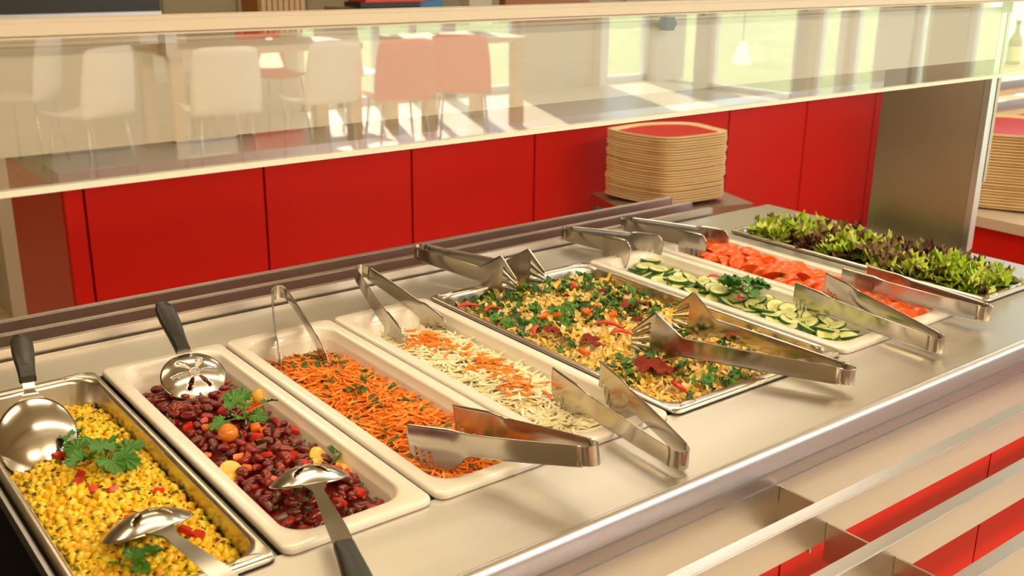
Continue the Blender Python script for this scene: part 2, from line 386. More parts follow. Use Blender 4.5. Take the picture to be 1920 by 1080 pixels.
# front tray slide: three inverted channels on cantilever brackets
ts = empty('tray_slide', (0, -.25, -.06), 0, 'steel tray slide of three wide rails along the near edge', 'tray slide')
def rpart(par, name, mb, m, **k):
    o = mb.build(name, m, None, **k); o.parent = par; o.location = -Vector(par.location); return o
for y0 in (-.168, -.252, -.336, -.420):
    t = MB(); t.box(X0, X1 + .02, y0 - .017, y0, -.102, -.060)
    o = rpart(ts, 'rail', t, 'steel', bevel=.0013); auto(o, 60)
for bxx in (-.55, .551, 1.40):
    for (ya, yb, zt) in ((-.1205, -.1675, -.062), (-.1855, -.2515, -.078), (-.2695, -.3355, -.078), (-.3535, -.4195, -.078)):
        t = MB(); t.box(bxx - .0015, bxx + .0015, yb, ya, -.125, zt)
        rpart(ts, 'bracket', t, 'steel_post')
# rear tray slide
tr = empty('tray_slide', (0, .75, 0), 0, 'steel tray slide of three narrow rails behind the food pans', 'tray slide')
for y0 in (.649, .706, .764):
    t = MB(); t.box(X0, 1.288, y0, y0 + .012, -.040, .0075)
    o = rpart(tr, 'rail', t, 'rail_dark', bevel=.0012); auto(o, 60)
    t = MB(); t.box(1.2882, 1.290, y0, y0 + .012, -.040, .0072); rpart(tr, 'rail_end_cap', t, 'steel')
for bxx in (-.9, 0, .9):
    t = MB(); t.box(bxx - .002, bxx + .002, .6205, .776, -.09, -.041); rpart(tr, 'bracket', t, 'steel_post')

# sneeze guard: posts, top rail, fascia, glass
sg = empty('sneeze_guard', (0, .2, CT), 0, 'steel framed glass sneeze guard standing over the salad bar', 'sneeze guard')
for px_ in (1.396, -1.35):
    t = MB(); t.box(px_, px_ + .004, .160, .352, CT, .43); o = rpart(sg, 'post', t, 'steel_post')
    t = MB(); t.box(px_, px_ + .020, .148, .160, CT, .432); rpart(sg, 'post_flange', t, 'steel', bevel=.001)
    t = MB(); t.box(px_ + .0205, px_ + .030, .147, .159, .135, .432); rpart(sg, 'glass_channel', t, 'steel_post')
    t = MB(); t.box(px_ - .006, px_ + .03, .144, .362, CT, CT + .004); rpart(sg, 'foot_plate', t, 'steel', bevel=.001)
t = MB(); t.box(-1.35, 1.40, .1485, .1515, .349, .434); rpart(sg, 'fascia', t, 'steel_fascia')
t = MB(); t.box(-1.4, 1.62, .120, .150, .4435, .4585); o = rpart(sg, 'top_rail', t, 'rail_white', bevel=.003); auto(o)
t = MB(); t.box(-1.4, 1.62, .1250, .1310, .3270, .4435); rpart(sg, 'glass_panel', t, 'glass')
t = MB(); t.box(-1.4, 1.62, .1240, .1320, .3215, .3268); rpart(sg, 'glass_edge', t, 'glass_edge')
t = MB(); t.box(1.395, 1.405, .131, .149, .425, .4435); t.box(-.02, -.01, .131, .149, .425, .4435); rpart(sg, 'clamp', t, 'steel')
bp_ = U(1252, 43, 1, .14)
t = MB(); t.loft([[(bp_.x + .010 * math.cos(a * PI / 3), .134, .432 + .009 * math.sin(a * PI / 3)) for a in range(6)], [(bp_.x + .010 * math.cos(a * PI / 3), .147, .432 + .009 * math.sin(a * PI / 3)) for a in range(6)]])
rpart(sg, 'bolt', t, 'black')
t = MB(); t.box(-1.3, 1.38, .225, .255, .418, .430); rpart(sg, 'light_strip', t, 'steel_post')

# ------------------------------------------------------------------ pans
PY0, PY1 = 0.0, .53
def pan(name, x0, x1, white, label, cat='food pan'):
    cx, cy = (x0 + x1) / 2, (PY0 + PY1) / 2; hx, hy = (x1 - x0) / 2, (PY1 - PY0) / 2
    root = empty(name, (cx, cy, CT), 0, label, cat)
    t = MB()
    if white:
        L = [(.030, .038, -.070, .022), (.024, .030, -.060, .024), (.018, .022, -.0085, .022), (.003, .003, -.0085, .011), (.0004, .0004, -.0065, .012), (.0003, .0003, -.0028, .012), (.0012, .0012, -.0008, .012), (.003, .003, 0, .012),
             (.0150, .021, -.0004, .024), (.0166, .0225, -.0012, .028), (.0175, .0238, -.0035, .031), (.0185, .0255, -.012, .032), (.0195, .0265, -.0128, .032), (.0205, .028, -.0165, .032), (.026, .036, -.052, .033), (.032, .042, -.060, .030), (.045, .055, -.063, .022)]
    else:
        L = [(.014, .020, -.068, .020), (.0105, .0165, -.055, .022), (.0095, .0155, -.0035, .022), (.0012, .0012, -.0035, .010), (.0, .0, -.005, .011), (-.0004, -.0004, -.0035, .011), (.0008, .0008, -.0008, .011), (.003, .003, 0, .011),
             (.0065, .013, 0, .022), (.0085, .016, -.0015, .030), (.0095, .0175, -.005, .032), (.013, .021, -.045, .032), (.019, .028, -.058, .026), (.032, .04, -.062, .02)]
    rings = [rrect(0, 0, hx - a, hy - b, r, z - CT) for a, b, z, r in L]
    t.loft(rings, True, True)
    o = t.build('basin', 'white' if white else 'steel_pan', root); auto(o, 50)
    if not white:
        for sx, sy in ((1, 1), (1, -1), (-1, 1), (-1, -1)):
            t = MB(); ccx, ccy = sx * (hx - .027), sy * (hy - .0085)
            t.loft([[(ccx + a * math.cos(q * PI / 8), ccy + b_ * math.sin(q * PI / 8), -CT + z) for q in range(16)] for a, b_, z in ((.015, .0048, -.0002), (.013, .004, .0016), (.009, .0022, .0018))], False, True)
            t.build('corner_emboss', 'steel_pan', root, smooth=True)
    return root, cx, cy, hx, hy
PANS = {
 'corn': (-.169, -.007, False, 'steel food pan of yellow corn salad, nearest to the left edge'),
 'bean': (.000, .161, True, 'white food pan filled with kidney bean salad'),
 'carrot': (.166, .327, True, 'white food pan filled with orange shredded carrot'),
 'cabbage': (.332, .494, True, 'white food pan filled with pale shredded cabbage'),
 'pasta': (.501, .826, False, 'extra wide steel food pan of mixed pasta salad'),
 'cucumber': (.832, .989, True, 'white food pan filled with cucumber slices'),
 'tomato': (.994, 1.155, True, 'white food pan filled with tomato wedges'),
 'lettuce': (1.205, 1.367, False, 'steel food pan heaped with green and purple lettuce beside the post'),
}
for k, (a, b_, w_, l) in PANS.items(): pan('food_pan', a, b_, w_, l)

def inner(k, z):
    a, b_, w_, _ = PANS[k]
    if w_: dx, dy = (.0205 + (-z - .012) * .1, .029 + (-z - .012) * .15)
    else: dx, dy = (.0105 + (-z) * .08, .0175 + (-z) * .08)
    return a + dx, b_ - dx, PY0 + dy, PY1 - dy
def inside(x, y, bnd, r=.028, m=0.0):
    x0, x1, y0, y1 = bnd; x0 += m; x1 -= m; y0 += m; y1 -= m
    if x < x0 or x > x1 or y < y0 or y > y1: return False
    dx = max(x0 + r - x, x - (x1 - r), 0); dy = max(y0 + r - y, y - (y1 - r), 0)
    return dx * dx + dy * dy <= r * r
def level(k, x, y):
    base, mound, nz, _ = LV[k]; x0, x1, y0, y1 = inner(k, base)
    u = (x - (x0 + x1) / 2) / ((x1 - x0) / 2); v = (y - (y0 + y1) / 2) / ((y1 - y0) / 2)
    e = max(0, 1 - u * u) * max(0, 1 - v ** 4)
    n = noise.noise(Vector((x * 28, y * 28, hash(k[0]) % 7 if False else ord(k[0]))))
    h = base + mound * e + nz * n * min(1, e * 3)
    if k in ('corn', 'bean', 'carrot', 'cabbage'):     # food is heaped lower against the back end
        h -= .010 * max(0, (v - .55) / .45) ** 1.5
    return h
LV = {'corn': (-.027, .014, .006, 0), 'bean': (-.026, .013, .005, 0), 'carrot': (-.030, .018, .007, 0), 'cabbage': (-.028, .016, .007, 0),
      'pasta': (-.018, .014, .007, 0), 'cucumber': (-.026, .010, .003, 0), 'tomato': (-.030, .010, .003, 0), 'lettuce': (-.014, .014, .004, 0)}
def bed(k, m, name, label, cat, drop=.004, kind='stuff'):
    """the food's underlying mass: a closed lump that fills the pan up to just below the pieces"""
    bnd = inner(k, LV[k][0] - .012); x0, x1, y0, y1 = bnd
    nx, ny = 14, 44; t = MB(); idx = {}; vs = []; fs = []
    for i in range(nx + 1):
        for j in range(ny + 1):
            u = -1 + 2 * i / nx; v = -1 + 2 * j / ny
            rr = .028; hx, hy = (x1 - x0) / 2 - .001, (y1 - y0) / 2 - .001
            X = u * hx; Y = v * hy
            dx = abs(X) - (hx - rr); dy = abs(Y) - (hy - rr)
            if dx > 0 and dy > 0:
                d = math.hypot(dx, dy); mx = max(dx, dy)
                X = math.copysign(hx - rr + dx * mx / d, X); Y = math.copysign(hy - rr + dy * mx / d, Y)
            x, y = (x0 + x1) / 2 + X, (y0 + y1) / 2 + Y
            idx[i, j] = len(vs); vs.append((x, y, level(k, x, y) - drop))
    for i in range(nx):
        for j in range(ny): fs.append((idx[i, j], idx[i + 1, j], idx[i + 1, j + 1], idx[i, j + 1]))
    rim = [idx[i, 0] for i in range(nx + 1)] + [idx[nx, j] for j in range(1, ny + 1)] + [idx[i, ny] for i in range(nx - 1, -1, -1)] + [idx[0, j] for j in range(ny - 1, 0, -1)]
    b0 = len(vs)
    cxm, cym = (x0 + x1) / 2, (y0 + y1) / 2
    for q in rim: X, Y, Z = vs[q]; vs.append((cxm + (X - cxm) * .95, cym + (Y - cym) * .97, -.055))
    n = len(rim)
    for q in range(n): fs.append((rim[q], rim[(q + 1) % n], b0 + (q + 1) % n, b0 + q))
    fs.append(tuple(b0 + q for q in range(n)))
    t.add(vs, fs); return t, label, cat
def spots(k, step, jit=.45, m=.0, rnd=R):
    x0, x1, y0, y1 = bnd = inner(k, LV[k][0]); out = []
    j = 0; y = y0
    while y < y1:
        x = x0 + (step / 2 if j % 2 else 0)
        while x < x1:
            a = x + rnd.uniform(-jit, jit) * step; b_ = y + rnd.uniform(-jit, jit) * step
            if inside(a, b_, bnd, m=m): out.append((a, b_))
            x += step
        y += step * .87; j += 1
    return out
def rot(rx, ry, rz): return Euler((rx, ry, rz), 'XYZ').to_matrix()
def jig(v, s): return tuple(c + R.uniform(-s, s) for c in v)

# --- corn salad: kernels in one mass
t, _, _ = bed('corn', 'yellow2', '', '', '')
def kernel(t, c, s, m3, mi):
    w0, w1, h = s * .34, s * .50, s * .62
    pts = []
    for z, q, r_ in ((0, .55, .3), (.35, .95, .4), (.8, 1.0, .42), (1.0, .62, .3)):
        for kx, ky in ((1, .55), (.55, 1), (-.55, 1), (-1, .55), (-1, -.55), (-.55, -1), (.55, -1), (1, -.55)):
            pts.append(m3 @ Vector((kx * w1 * q, ky * w1 * q * .72, (z - .5) * h * 1.5)) + c)
    fs = []
    for i in range(3):
        for q in range(8): fs.append((i * 8 + q, i * 8 + (q + 1) % 8, i * 8 + 8 + (q + 1) % 8, i * 8 + 8 + q))
    fs.append(tuple(range(8))[::-1]); fs.append(tuple(24 + q for q in range(8)))
    t.add(pts, fs, mi)
for step, dz in ((.0062, -.002), (.0085, .0018)):
    for x, y in spots('corn', step, m=.002):
        kernel(t, Vector((x, y, level('corn', x, y) + dz + R.uniform(-.0012, .002))), R.uniform(.0072, .0096), rot(R.uniform(-1.2, 1.2), R.uniform(-1.2, 1.2), R.uniform(0, 6.3)), R.choice((0, 0, 1, 2)))
o = t.build('corn_salad', ['yellow1', 'yellow2', 'yellow3'], smooth=False); auto(o, 55)
tag(o, 'bed of loose yellow corn kernels in the steel pan', 'corn', kind='stuff')
def flecks(k, name, mats, n, size, label, cat, dz=.003, zones=None):
    t = MB()
    pts = spots(k, .006, m=.004); R.shuffle(pts)
    if zones: pts = [p for p in pts if zones(*p)]
    for x, y in pts[:n]:
        s = R.uniform(size * .6, size * 1.5); m3 = rot(R.uniform(-.5, .5), R.uniform(-.5, .5), R.uniform(0, 6.3))
        c = Vector((x, y, level(k, x, y) + dz + R.uniform(-.0005, .0015)))
        P = [m3 @ Vector((math.cos(q * PI / 3) * s * R.uniform(.6, 1), math.sin(q * PI / 3) * s * .6 * R.uniform(.6, 1), R.uniform(-.1, .3) * s)) + c for q in range(6)]
        P2 = [p - Vector((0, 0, .0006)) for p in P]
        t.loft([P2, P], True, True, R.randrange(len(mats)))
    o = t.build(name, mats); tag(o, label, cat, kind='stuff'); return o
flecks('corn', 'herb_flecks', ['spice', 'herb', 'spice'], 620, .0026, 'brown spice and green herb flecks scattered over the corn', 'herbs', dz=.0052)

def dice_mesh(name, s, m):
    t = MB(); a = s / 2
    top = [(a * R.uniform(.7, 1.1) * x, a * R.uniform(.7, 1.1) * y, a * .45 * R.uniform(.8, 1.2)) for x, y in ((1, 1), (-1, 1), (-1, -1), (1, -1))]
    bot = [(x * R.uniform(.85, 1.1), y * R.uniform(.85, 1.1), -z) for x, y, z in top]
    t.loft([bot, top]); me = t.mesh(name, bevel=s * .08); me.materials.append(M[m])
    for p in me.polygons: p.use_smooth = True
    me.set_sharp_from_angle(angle=.6); return me
def scatter(k, name, meshes, pts, dz, label, cat, group, tilt=.6, sc_=(.85, 1.15), zj=.001):
    out = []
    for i, (x, y) in enumerate(pts):
        o = bpy.data.objects.new(name, meshes[i % len(meshes)]); COL.objects.link(o)
        o.location = (x, y, level(k, x, y) + dz + R.uniform(-zj, zj)); o.rotation_euler = (R.uniform(-tilt, tilt), R.uniform(-tilt, tilt), R.uniform(0, 6.3))
        s = R.uniform(*sc_); o.scale = (s, s, s); tag(o, label, cat, group); out.append(o)
    return out
dr = [dice_mesh('pepper_dice', .012, 'pepper') for _ in range(5)]
do_ = [dice_mesh('pepper_dice', .011, 'pepper_or') for _ in range(3)]
pp = spots('corn', .024, m=.008); R.shuffle(pp)
scatter('corn', 'pepper_dice', dr, pp[:16], .0060, 'small red pepper dice lying in the yellow corn salad', 'pepper dice', 'pepper dice in the corn')

# --- kidney beans
t, _, _ = bed('bean', 'bean1', '', '', '', drop=.006)
o = t.build('bean_dressing', 'bean1', smooth=True); tag(o, 'dark red bean dressing filling the white pan under the beans', 'dressing', kind='stuff')
def bean_mesh(m):
    t = MB(); L, r = .0170 * R.uniform(.9, 1.1), .0047 * R.uniform(.92, 1.08); rings = []
    n = 10
    for i in range(n + 1):
        s = -1 + 2 * i / n; rr = r * math.sqrt(max(.0, 1 - abs(s) ** 2.6)) + .00015
        x = s * L / 2; y = -.0035 * (1 - s * s) + .0012
        rings.append([(x, y + rr * math.cos(q * PI / 5), rr * .88 * math.sin(q * PI / 5)) for q in range(10)])
    t.loft(rings); me = t.mesh('kidney_bean', smooth=True); me.materials.append(M[m]); return me
bm_ = [bean_mesh(m) for m in ('bean1', 'bean2', 'bean1', 'bean3', 'bean2', 'bean1', 'bean3')]
pts = spots('bean', .0128, jit=.35, m=.004)
print('beans', len(pts))
for x, y in pts: pass
bl = 'dark red kidney bean lying in the white pan'
R.shuffle(pts)
scatter('bean', 'kidney_bean', bm_, pts[:235], .0015, bl, 'bean', 'kidney beans in the white pan', tilt=.45, sc_=(.85, 1.12), zj=.002)
p2 = spots('bean', .026, m=.010); R.shuffle(p2)
scatter('bean', 'kidney_bean', bm_, p2[:64], .0068, bl, 'bean', 'kidney beans in the white pan', tilt=.4)
p2 = spots('bean', .021, m=.006); R.shuffle(p2)
scatter('bean', 'pepper_dice', dr, p2[:28], .0060, 'red pepper dice among the kidney beans', 'pepper dice', 'red pepper dice in the beans')
scatter('bean', 'pepper_dice', do_, p2[28:40], .0060, 'orange pepper dice among the kidney beans', 'pepper dice', 'orange pepper dice in the beans')
flecks('bean', 'herb_flecks', ['herb', 'leaf', 'herb'], 190, .0028, 'green herb flecks scattered over the kidney beans', 'herbs', dz=.0065)
def half_tomato(name, loc, r, rotv, label, mskin='cherry', mcut='cherry_in', whole=False):
    root = empty(name, loc, 0, label, 'cherry tomato'); root.rotation_euler = rotv
    t = MB(); rings = []; n = 8
    a1 = PI if whole else PI / 2
    for i in range(n + 1):
        a = a1 * i / n; rings.append([(max(1e-4, r * math.sin(a)) * math.cos(q * PI / 10), max(1e-4, r * math.sin(a)) * math.sin(q * PI / 10), -r * .95 * math.cos(a)) for q in range(20)])
    t.loft(rings, True, whole); t.build('skin', mskin, root, smooth=True)
    if not whole:
        t = MB(); rr = [(.98, 0), (.9, .0006), (.55, -.0008), (.45, .0006), (.12, .0008)]
        t.loft([[(r * q * math.cos(z * PI / 10), r * q * math.sin(z * PI / 10), h) for z in range(20)] for q, h in rr], False, True)
        t.build('cut_face', mcut, root, smooth=True)
    return root
def at(k, px, py, dz=0.0, it=6):
    z = LV[k][0]
    for _ in range(it):
        p = U(px, py, 2, z + dz); z = level(k, p.x, p.y)
    return Vector((p.x, p.y, z + dz))
half_tomato('cherry_tomato', at('bean', 455, 755, .012), .0125, (.5, .2, 0), 'orange whole cherry tomato beside the parsley in the beans', whole=True)
half_tomato('cherry_tomato', at('bean', 488, 745, .010), .0115, (.3, .9, 0), 'yellow whole cherry tomato at the right pan wall in the beans', 'cherry_in', whole=True)
half_tomato('cherry_tomato', at('bean', 428, 812, .010), .0115, (.3, .2, 1), 'orange whole cherry tomato below the parsley in the beans', whole=True)
half_tomato('cherry_tomato', at('bean', 434, 884, .008), .0135, (.7, -.1, .3), 'halved cherry tomato with pale cut face near the left pan wall')
half_tomato('cherry_tomato', at('bean', 598, 857, .008), .0125, (.9, .2, .3), 'halved cherry tomato standing behind the front spoon')
half_tomato('cherry_tomato', at('bean', 652, 872, .008), .0135, (.25, .1, .3), 'halved cherry tomato lying flat right of the front spoon')

# --- shredded salads
def shred(t, c, L, w, th, ang, tilt, curl, mi, n=5):
    P = []; a = ang
    p = Vector((0, 0, 0)); path = [p.copy()]
    for i in range(n):
        a += curl / n; p = p + Vector((math.cos(a), math.sin(a), math.sin(tilt) * (1 - 2 * i / n))) * (L / n); path.append(p.copy())
    mid = path[len(path) // 2]; path = [q - mid + c for q in path]
    rings = []
    for i, q in enumerate(path):
        tdir = (path[min(i + 1, n)] - path[max(i - 1, 0)]).normalized(); s = Vector((-tdir.y, tdir.x, 0)).normalized(); u = tdir.cross(s)
        k = .45 if i in (0, n) else 1
        rings.append([q + s * w * k + u * th * k, q - s * w * k + u * th * k, q - s * w * k - u * th * k, q + s * w * k - u * th * k])
    t.loft(rings, True, True, mi)
def shred_food(k, name, mats, n, L, w, th, label, cat, dzs, curl=1.2, pick=None):
    t, _, _ = bed(k, None, '', '', '', drop=.006)
    bnd = inner(k, LV[k][0])
    for i in range(n):
        while True:
            x = R.uniform(bnd[0], bnd[1]); y = R.uniform(bnd[2], bnd[3])
            if inside(x, y, bnd, m=.006): break
        ang = R.uniform(0, 2 * PI); l = R.uniform(*L)
        mgx = max(0.0, l * .5 * abs(math.cos(ang)) - min(x - bnd[0], bnd[1] - x)); l = max(.010, l - 2 * mgx)
        c = Vector((x, y, level(k, x, y) + R.uniform(*dzs)))
        shred(t, c, l, w * R.uniform(.7, 1.3), th * R.uniform(.8, 1.3), ang, R.uniform(-.35, .35), R.uniform(-curl, curl), R.randrange(len(mats)))
    o = t.build(name, mats); tag(o, label, cat, kind='stuff'); auto(o, 50); return o
shred_food('carrot', 'shredded_carrot', ['carrot1', 'carrot2', 'carrot3', 'carrot1'], 2300, (.018, .042), .0013, .0006, 'heap of shredded orange carrot in the white pan', 'shredded carrot', (-.003, .005))
hz = lambda x, y: (noise.noise(Vector((x * 40, y * 40, 3))) > .12) or R.random() < .12
flecks('carrot', 'herb_flecks', ['herb', 'herb', 'leaf_dark'], 230, .0046, 'dark chopped parsley flecks over the shredded carrot', 'herbs', dz=.0062, zones=hz)
shred_food('cabbage', 'shredded_cabbage', ['cab1', 'cab2', 'cab1', 'cab2'], 2100, (.018, .045), .0016, .0005, 'heap of shredded pale cabbage in the white pan', 'shredded cabbage', (-.003, .005), curl=2.4)
t = MB()
for (px, py, n) in ((795, 640, 26), (830, 655, 12), (855, 665, 12), (905, 690, 26), (930, 700, 16), (965, 722, 14), (985, 735, 12), (1090, 770, 8), (770, 655, 10), (1120, 785, 7)):
    c0 = at('cabbage', px, py)
    for _ in range(n):
        x, y = c0.x + R.gauss(0, .012), c0.y + R.gauss(0, .012)
        if not inside(x, y, inner('cabbage', -.02), m=.014): continue
        shred(t, Vector((x, y, level('cabbage', x, y) + R.uniform(.005, .0085))), R.uniform(.015, .032), .0013, .0007, R.uniform(0, 6.3), R.uniform(-.2, .2), R.uniform(-.8, .8), R.randrange(3))
o = t.build('carrot_garnish', ['carrot1', 'carrot2', 'carrot3']); tag(o, 'orange carrot shreds sprinkled over the pale cabbage', 'shredded carrot', kind='stuff')

# --- leaves
def leaflet_mesh(name, L, m, n=26, cup=.2):
    """one parsley leaflet: deeply cut toothed outline on a folded, slightly wavy surface"""
    t = MB(); c = (0, 0, 0); ring = []
    for i in range(n * 2):
        a = -PI * .86 + 2 * PI * .86 * i / (n * 2 - 1)
        lobe = .62 + .38 * abs(math.cos(a * 1.5)) ** .8
        tooth = .86 if i % 2 else 1.0
        r = L * lobe * tooth * (.75 + .25 * math.cos(a * .5))
        x = r * math.cos(a) + L * .1; y = r * math.sin(a) * .95
        ring.append((x, y, cup * abs(y) - .12 * x * x / L + .0012 * math.sin(i * 1.3)))
    mid = [(p[0] * .5, p[1] * .5, p[2] * .35 + .0006) for p in ring]
    vs = [c] + mid + ring; k = len(ring); fs = []
    for i in range(k - 1):
        fs.append((0, 1 + i, 2 + i)); fs.append((1 + i, 1 + k + i, 2 + k + i, 2 + i))
    t.add(vs, fs); me = t.mesh(name, smooth=True); me.materials.append(M[m]); return me
LF = [leaflet_mesh('leaf', .0135, 'leaf', cup=c_) for c_ in (.15, .3, .45)]
def sprig(loc, s, label, n=7, seed=1, rz=0, spread=1.0):
    rr = random.Random(seed); root = empty('parsley_sprig', loc, rz, label, 'parsley')
    tips = []
    for i in range(n):
        a = 2 * PI * i / n + rr.uniform(-.35, .35); d = (.010 + .014 * rr.random()) * s * spread
        tips.append((d * math.cos(a), d * math.sin(a), (.004 + rr.random() * .010) * s, a))
    tips.append((0, 0, .014 * s, rr.uniform(0, 6)))
    t = MB()
    for x, y, z, a in tips: t.tube([(0, 0, 0), (x * .5, y * .5, z * .8), (x, y, z)], [.0010, .0008, .0006], 6)
    t.tube([(0, 0, 0), (-.008 * s, -.016 * s, .002)], [.0011, .0012], 6)
    t.build('stem', 'stem', root, smooth=True)
    for x, y, z, a in tips:
        o = link('leaf', LF[rr.randrange(3)], None, root); o.location = (x, y, z)
        o.rotation_euler = (rr.uniform(-.5, .5), rr.uniform(-.55, .2), a); q = s * rr.uniform(.85, 1.25); o.scale = (q, q, q)
    return root
sprig(at('corn', 195, 870, .006), 1.35, 'large curly parsley sprig on top of the yellow corn', 8, 3)
sprig(at('corn', 130, 835, .006), .85, 'small parsley sprig left of the large one beside the spoon on the corn', 4, 8, 1.0)
sprig(at('corn', 255, 1066, .006), .8, 'parsley tuft at the near end of the corn pan', 4, 11)
sprig(at('bean', 462, 785, .009), 1.05, 'parsley sprig lying on the kidney beans', 6, 5, 0, 1.3)
sprig(at('bean', 632, 856, .008), .55, 'tiny parsley tuft at the right wall of the bean pan', 3, 6)
sprig(at('cucumber', 1392, 548, .016), 1.5, 'bushy parsley sprig standing on the cucumber slices', 9, 9)

# --- pasta salad
t, _, _ = bed('pasta', 'pasta', '', '', '', drop=.008)
o = t.build('pasta_dressing', 'pasta2', smooth=True); tag(o, 'creamy base of pasta and dressing filling the wide steel pan', 'dressing', kind='stuff')
def ribbon_mesh(m, L=.036, w=.0055, waves=2.2, th=.0008, name='pasta_ribbon', curl=1.4):
    t = MB(); n = 14; rings = []; ph = R.uniform(0, 6); a = 0; p = Vector((0, 0, 0)); path = []
    for i in range(n + 1):
        path.append(p.copy()); a += curl / n * R.uniform(.3, 1.6); p = p + Vector((math.cos(a), math.sin(a), 0)) * (L / n)
    mid = path[n // 2]
    for i, q in enumerate(path):
        s = i / n; z = .0032 * math.sin(s * waves * 2 * PI + ph); dx = path[min(i + 1, n)] - path[max(i - 1, 0)]; sd = Vector((-dx.y, dx.x, 0)).normalized()
        tw = .7 * math.sin(s * 3 + ph); u = Vector((0, 0, 1)) * math.cos(tw) + sd * math.sin(tw); sd = sd * math.cos(tw) - Vector((0, 0, 1)) * math.sin(tw)
        q = q - mid + Vector((0, 0, z))
        rings.append([q + sd * w / 2 + u * th, q - sd * w / 2 + u * th, q - sd * w / 2 - u * th, q + sd * w / 2 - u * th])
    t.loft(rings); me = t.mesh(name, smooth=False); me.materials.append(M[m])
    for p_ in me.polygons: p_.use_smooth = True
    me.set_sharp_from_angle(angle=.8); return me
def crumpled(name, m, s, amp=.25, n=8, fr=3.0, edge=.18):
    """a torn leaf piece: irregular outline, ruffled surface"""
    t = MB(); vs = []; fs = []; ph = [R.uniform(0, 6.3) for _ in range(4)]; na = 22
    for i in range(n + 1):
        for j in range(na):
            a = 2 * PI * j / na; q = i / n
            r = s * q * (.72 + .18 * math.sin(a * 2 + ph[0]) + .12 * math.sin(a * 5 + ph[1]))
            z = s * amp * (.5 * q * math.sin(a * fr + ph[2]) + .4 * q * q + edge * q ** 3 * math.sin(a * 9 + ph[3]) * 2)
            vs.append((r * math.cos(a), r * math.sin(a) * .75, z + s * .08 * math.sin(r / s * 9 + ph[0])))
    for i in range(n):
        for j in range(na):
            fs.append((i * na + j, i * na + (j + 1) % na, (i + 1) * na + (j + 1) % na, (i + 1) * na + j))
    t.add(vs, fs); me = t.mesh(name, smooth=True, merge=True); me.materials.append(M[m]); return me
t = MB()
for x, y in spots('pasta', .0115, m=.008):
    me = None; n = 7; a = R.uniform(0, 6.3); L = R.uniform(.014, .026); w_ = R.uniform(.004, .007); rings = []
    for i in range(n + 1):
        q = i / n - .5; a += R.uniform(-.1, .4); sd = Vector((-math.sin(a), math.cos(a), R.uniform(-.4, .4))) * w_ / 2
        p = Vector((x, y, level('pasta', x, y) - .0025 + .003 * math.sin(i * 1.3 + x * 900))) + Vector((math.cos(a), math.sin(a), 0)) * L * q; u = Vector((0, 0, .0007))
        rings.append([p + sd + u, p - sd + u, p - sd - u, p + sd - u])
    t.loft(rings, True, True, R.choice((0, 0, 1)))
o = t.build('pasta_layer', ['pasta', 'pasta2']); auto(o, 50); tag(o, 'tangled lower layer of short pasta pieces in the wide pan', 'pasta', kind='stuff')
rib = [ribbon_mesh('pasta') for _ in range(6)] + [ribbon_mesh('pasta2', L=.028, w=.008) for _ in range(3)]
pts = spots('pasta', .0165, m=.010); R.shuffle(pts); print('pasta', len(pts))
scatter('pasta', 'pasta_ribbon', rib, pts[:290], .001, 'curly yellow pasta ribbon in the wide steel pan', 'pasta', 'pasta ribbons in the wide pan', tilt=.5, sc_=(.8, 1.25), zj=.003)
gl = [crumpled('salad_leaf', m, s, .35) for m, s in (('leaf', .012), ('leaf_dark', .013), ('leaf', .015), ('leaf_dark', .010), ('leaf', .009))]
pts = spots('pasta', .017, m=.012); R.shuffle(pts)
pts.sort(key=lambda p: -noise.noise(Vector((p[0] * 11, p[1] * 11, 5))) - (p[1] - .25) * 1.1 + R.uniform(-.25, .25))
scatter('pasta', 'salad_leaf', gl, pts[:285], .0066, 'torn green salad leaf scattered on the pasta', 'salad leaf', 'green leaves on the pasta', tilt=.7, sc_=(.65, 1.15), zj=.002)
def strip_mesh(m, L=.045, name='pepper_strip'):
    t = MB(); n = 10; rings = []
    for i in range(n + 1):
        s = i / n; x = (s - .5) * L; y = .006 * math.sin(s * PI); z = .003 * math.sin(s * PI * 1.3); w = .004 * (math.sin(s * PI) ** .5 + .12); h = .0022 * (math.sin(s * PI) ** .5 + .15)
        rings.append([(x, y + w * math.cos(q * PI / 4), z + h * math.sin(q * PI / 4)) for q in range(8)])
    t.loft(rings); me = t.mesh(name, smooth=True); me.materials.append(M[m]); return me
ps = [strip_mesh('pepper'), strip_mesh('pepper', .035)]
def place(name, me, loc, rotv, label, cat, group=None, s=1):
    o = link(name, me); o.location = loc; o.rotation_euler = rotv; o.scale = (s, s, s); tag(o, label, cat, group); return o
for i, (px, py, a) in enumerate(((880, 575, -.3), (925, 580, .0), (1140, 610, -.8), (1165, 625, -.5), (1275, 722, 1.2), (1080, 535, 1.0), (1330, 650, .4), (1300, 600, 1.0), (1010, 618, .6))):
    place('pepper_strip', ps[i % 2], at('pasta', px, py, .010), (0, 0, a), 'bright red pepper strip lying on the pasta salad', 'pepper strip', 'red pepper strips on the pasta')
sal = [crumpled('dried_tomato', 'salami', .020, .22, fr=2), crumpled('dried_tomato', 'salami', .014, .3, fr=3)]
for o_ in sal: pass
for i, (px, py, s) in enumerate(((1180, 572, 1.1), (1195, 600, .9), (1040, 620, 1.1), (1110, 640, 1.2), (1230, 690, 1.9), (1205, 570, .8), (1318, 595, 1.0), (1060, 555, .8), (1130, 545, .7), (1260, 565, .7))):
    place('dried_tomato', sal[0 if s > 1 else 1], at('pasta', px, py, .011), (R.uniform(-.2, .2), R.uniform(-.2, .2), R.uniform(0, 6)), 'wrinkled dark red dried tomato piece on the pasta salad', 'dried tomato', 'dried tomatoes on the pasta', s)
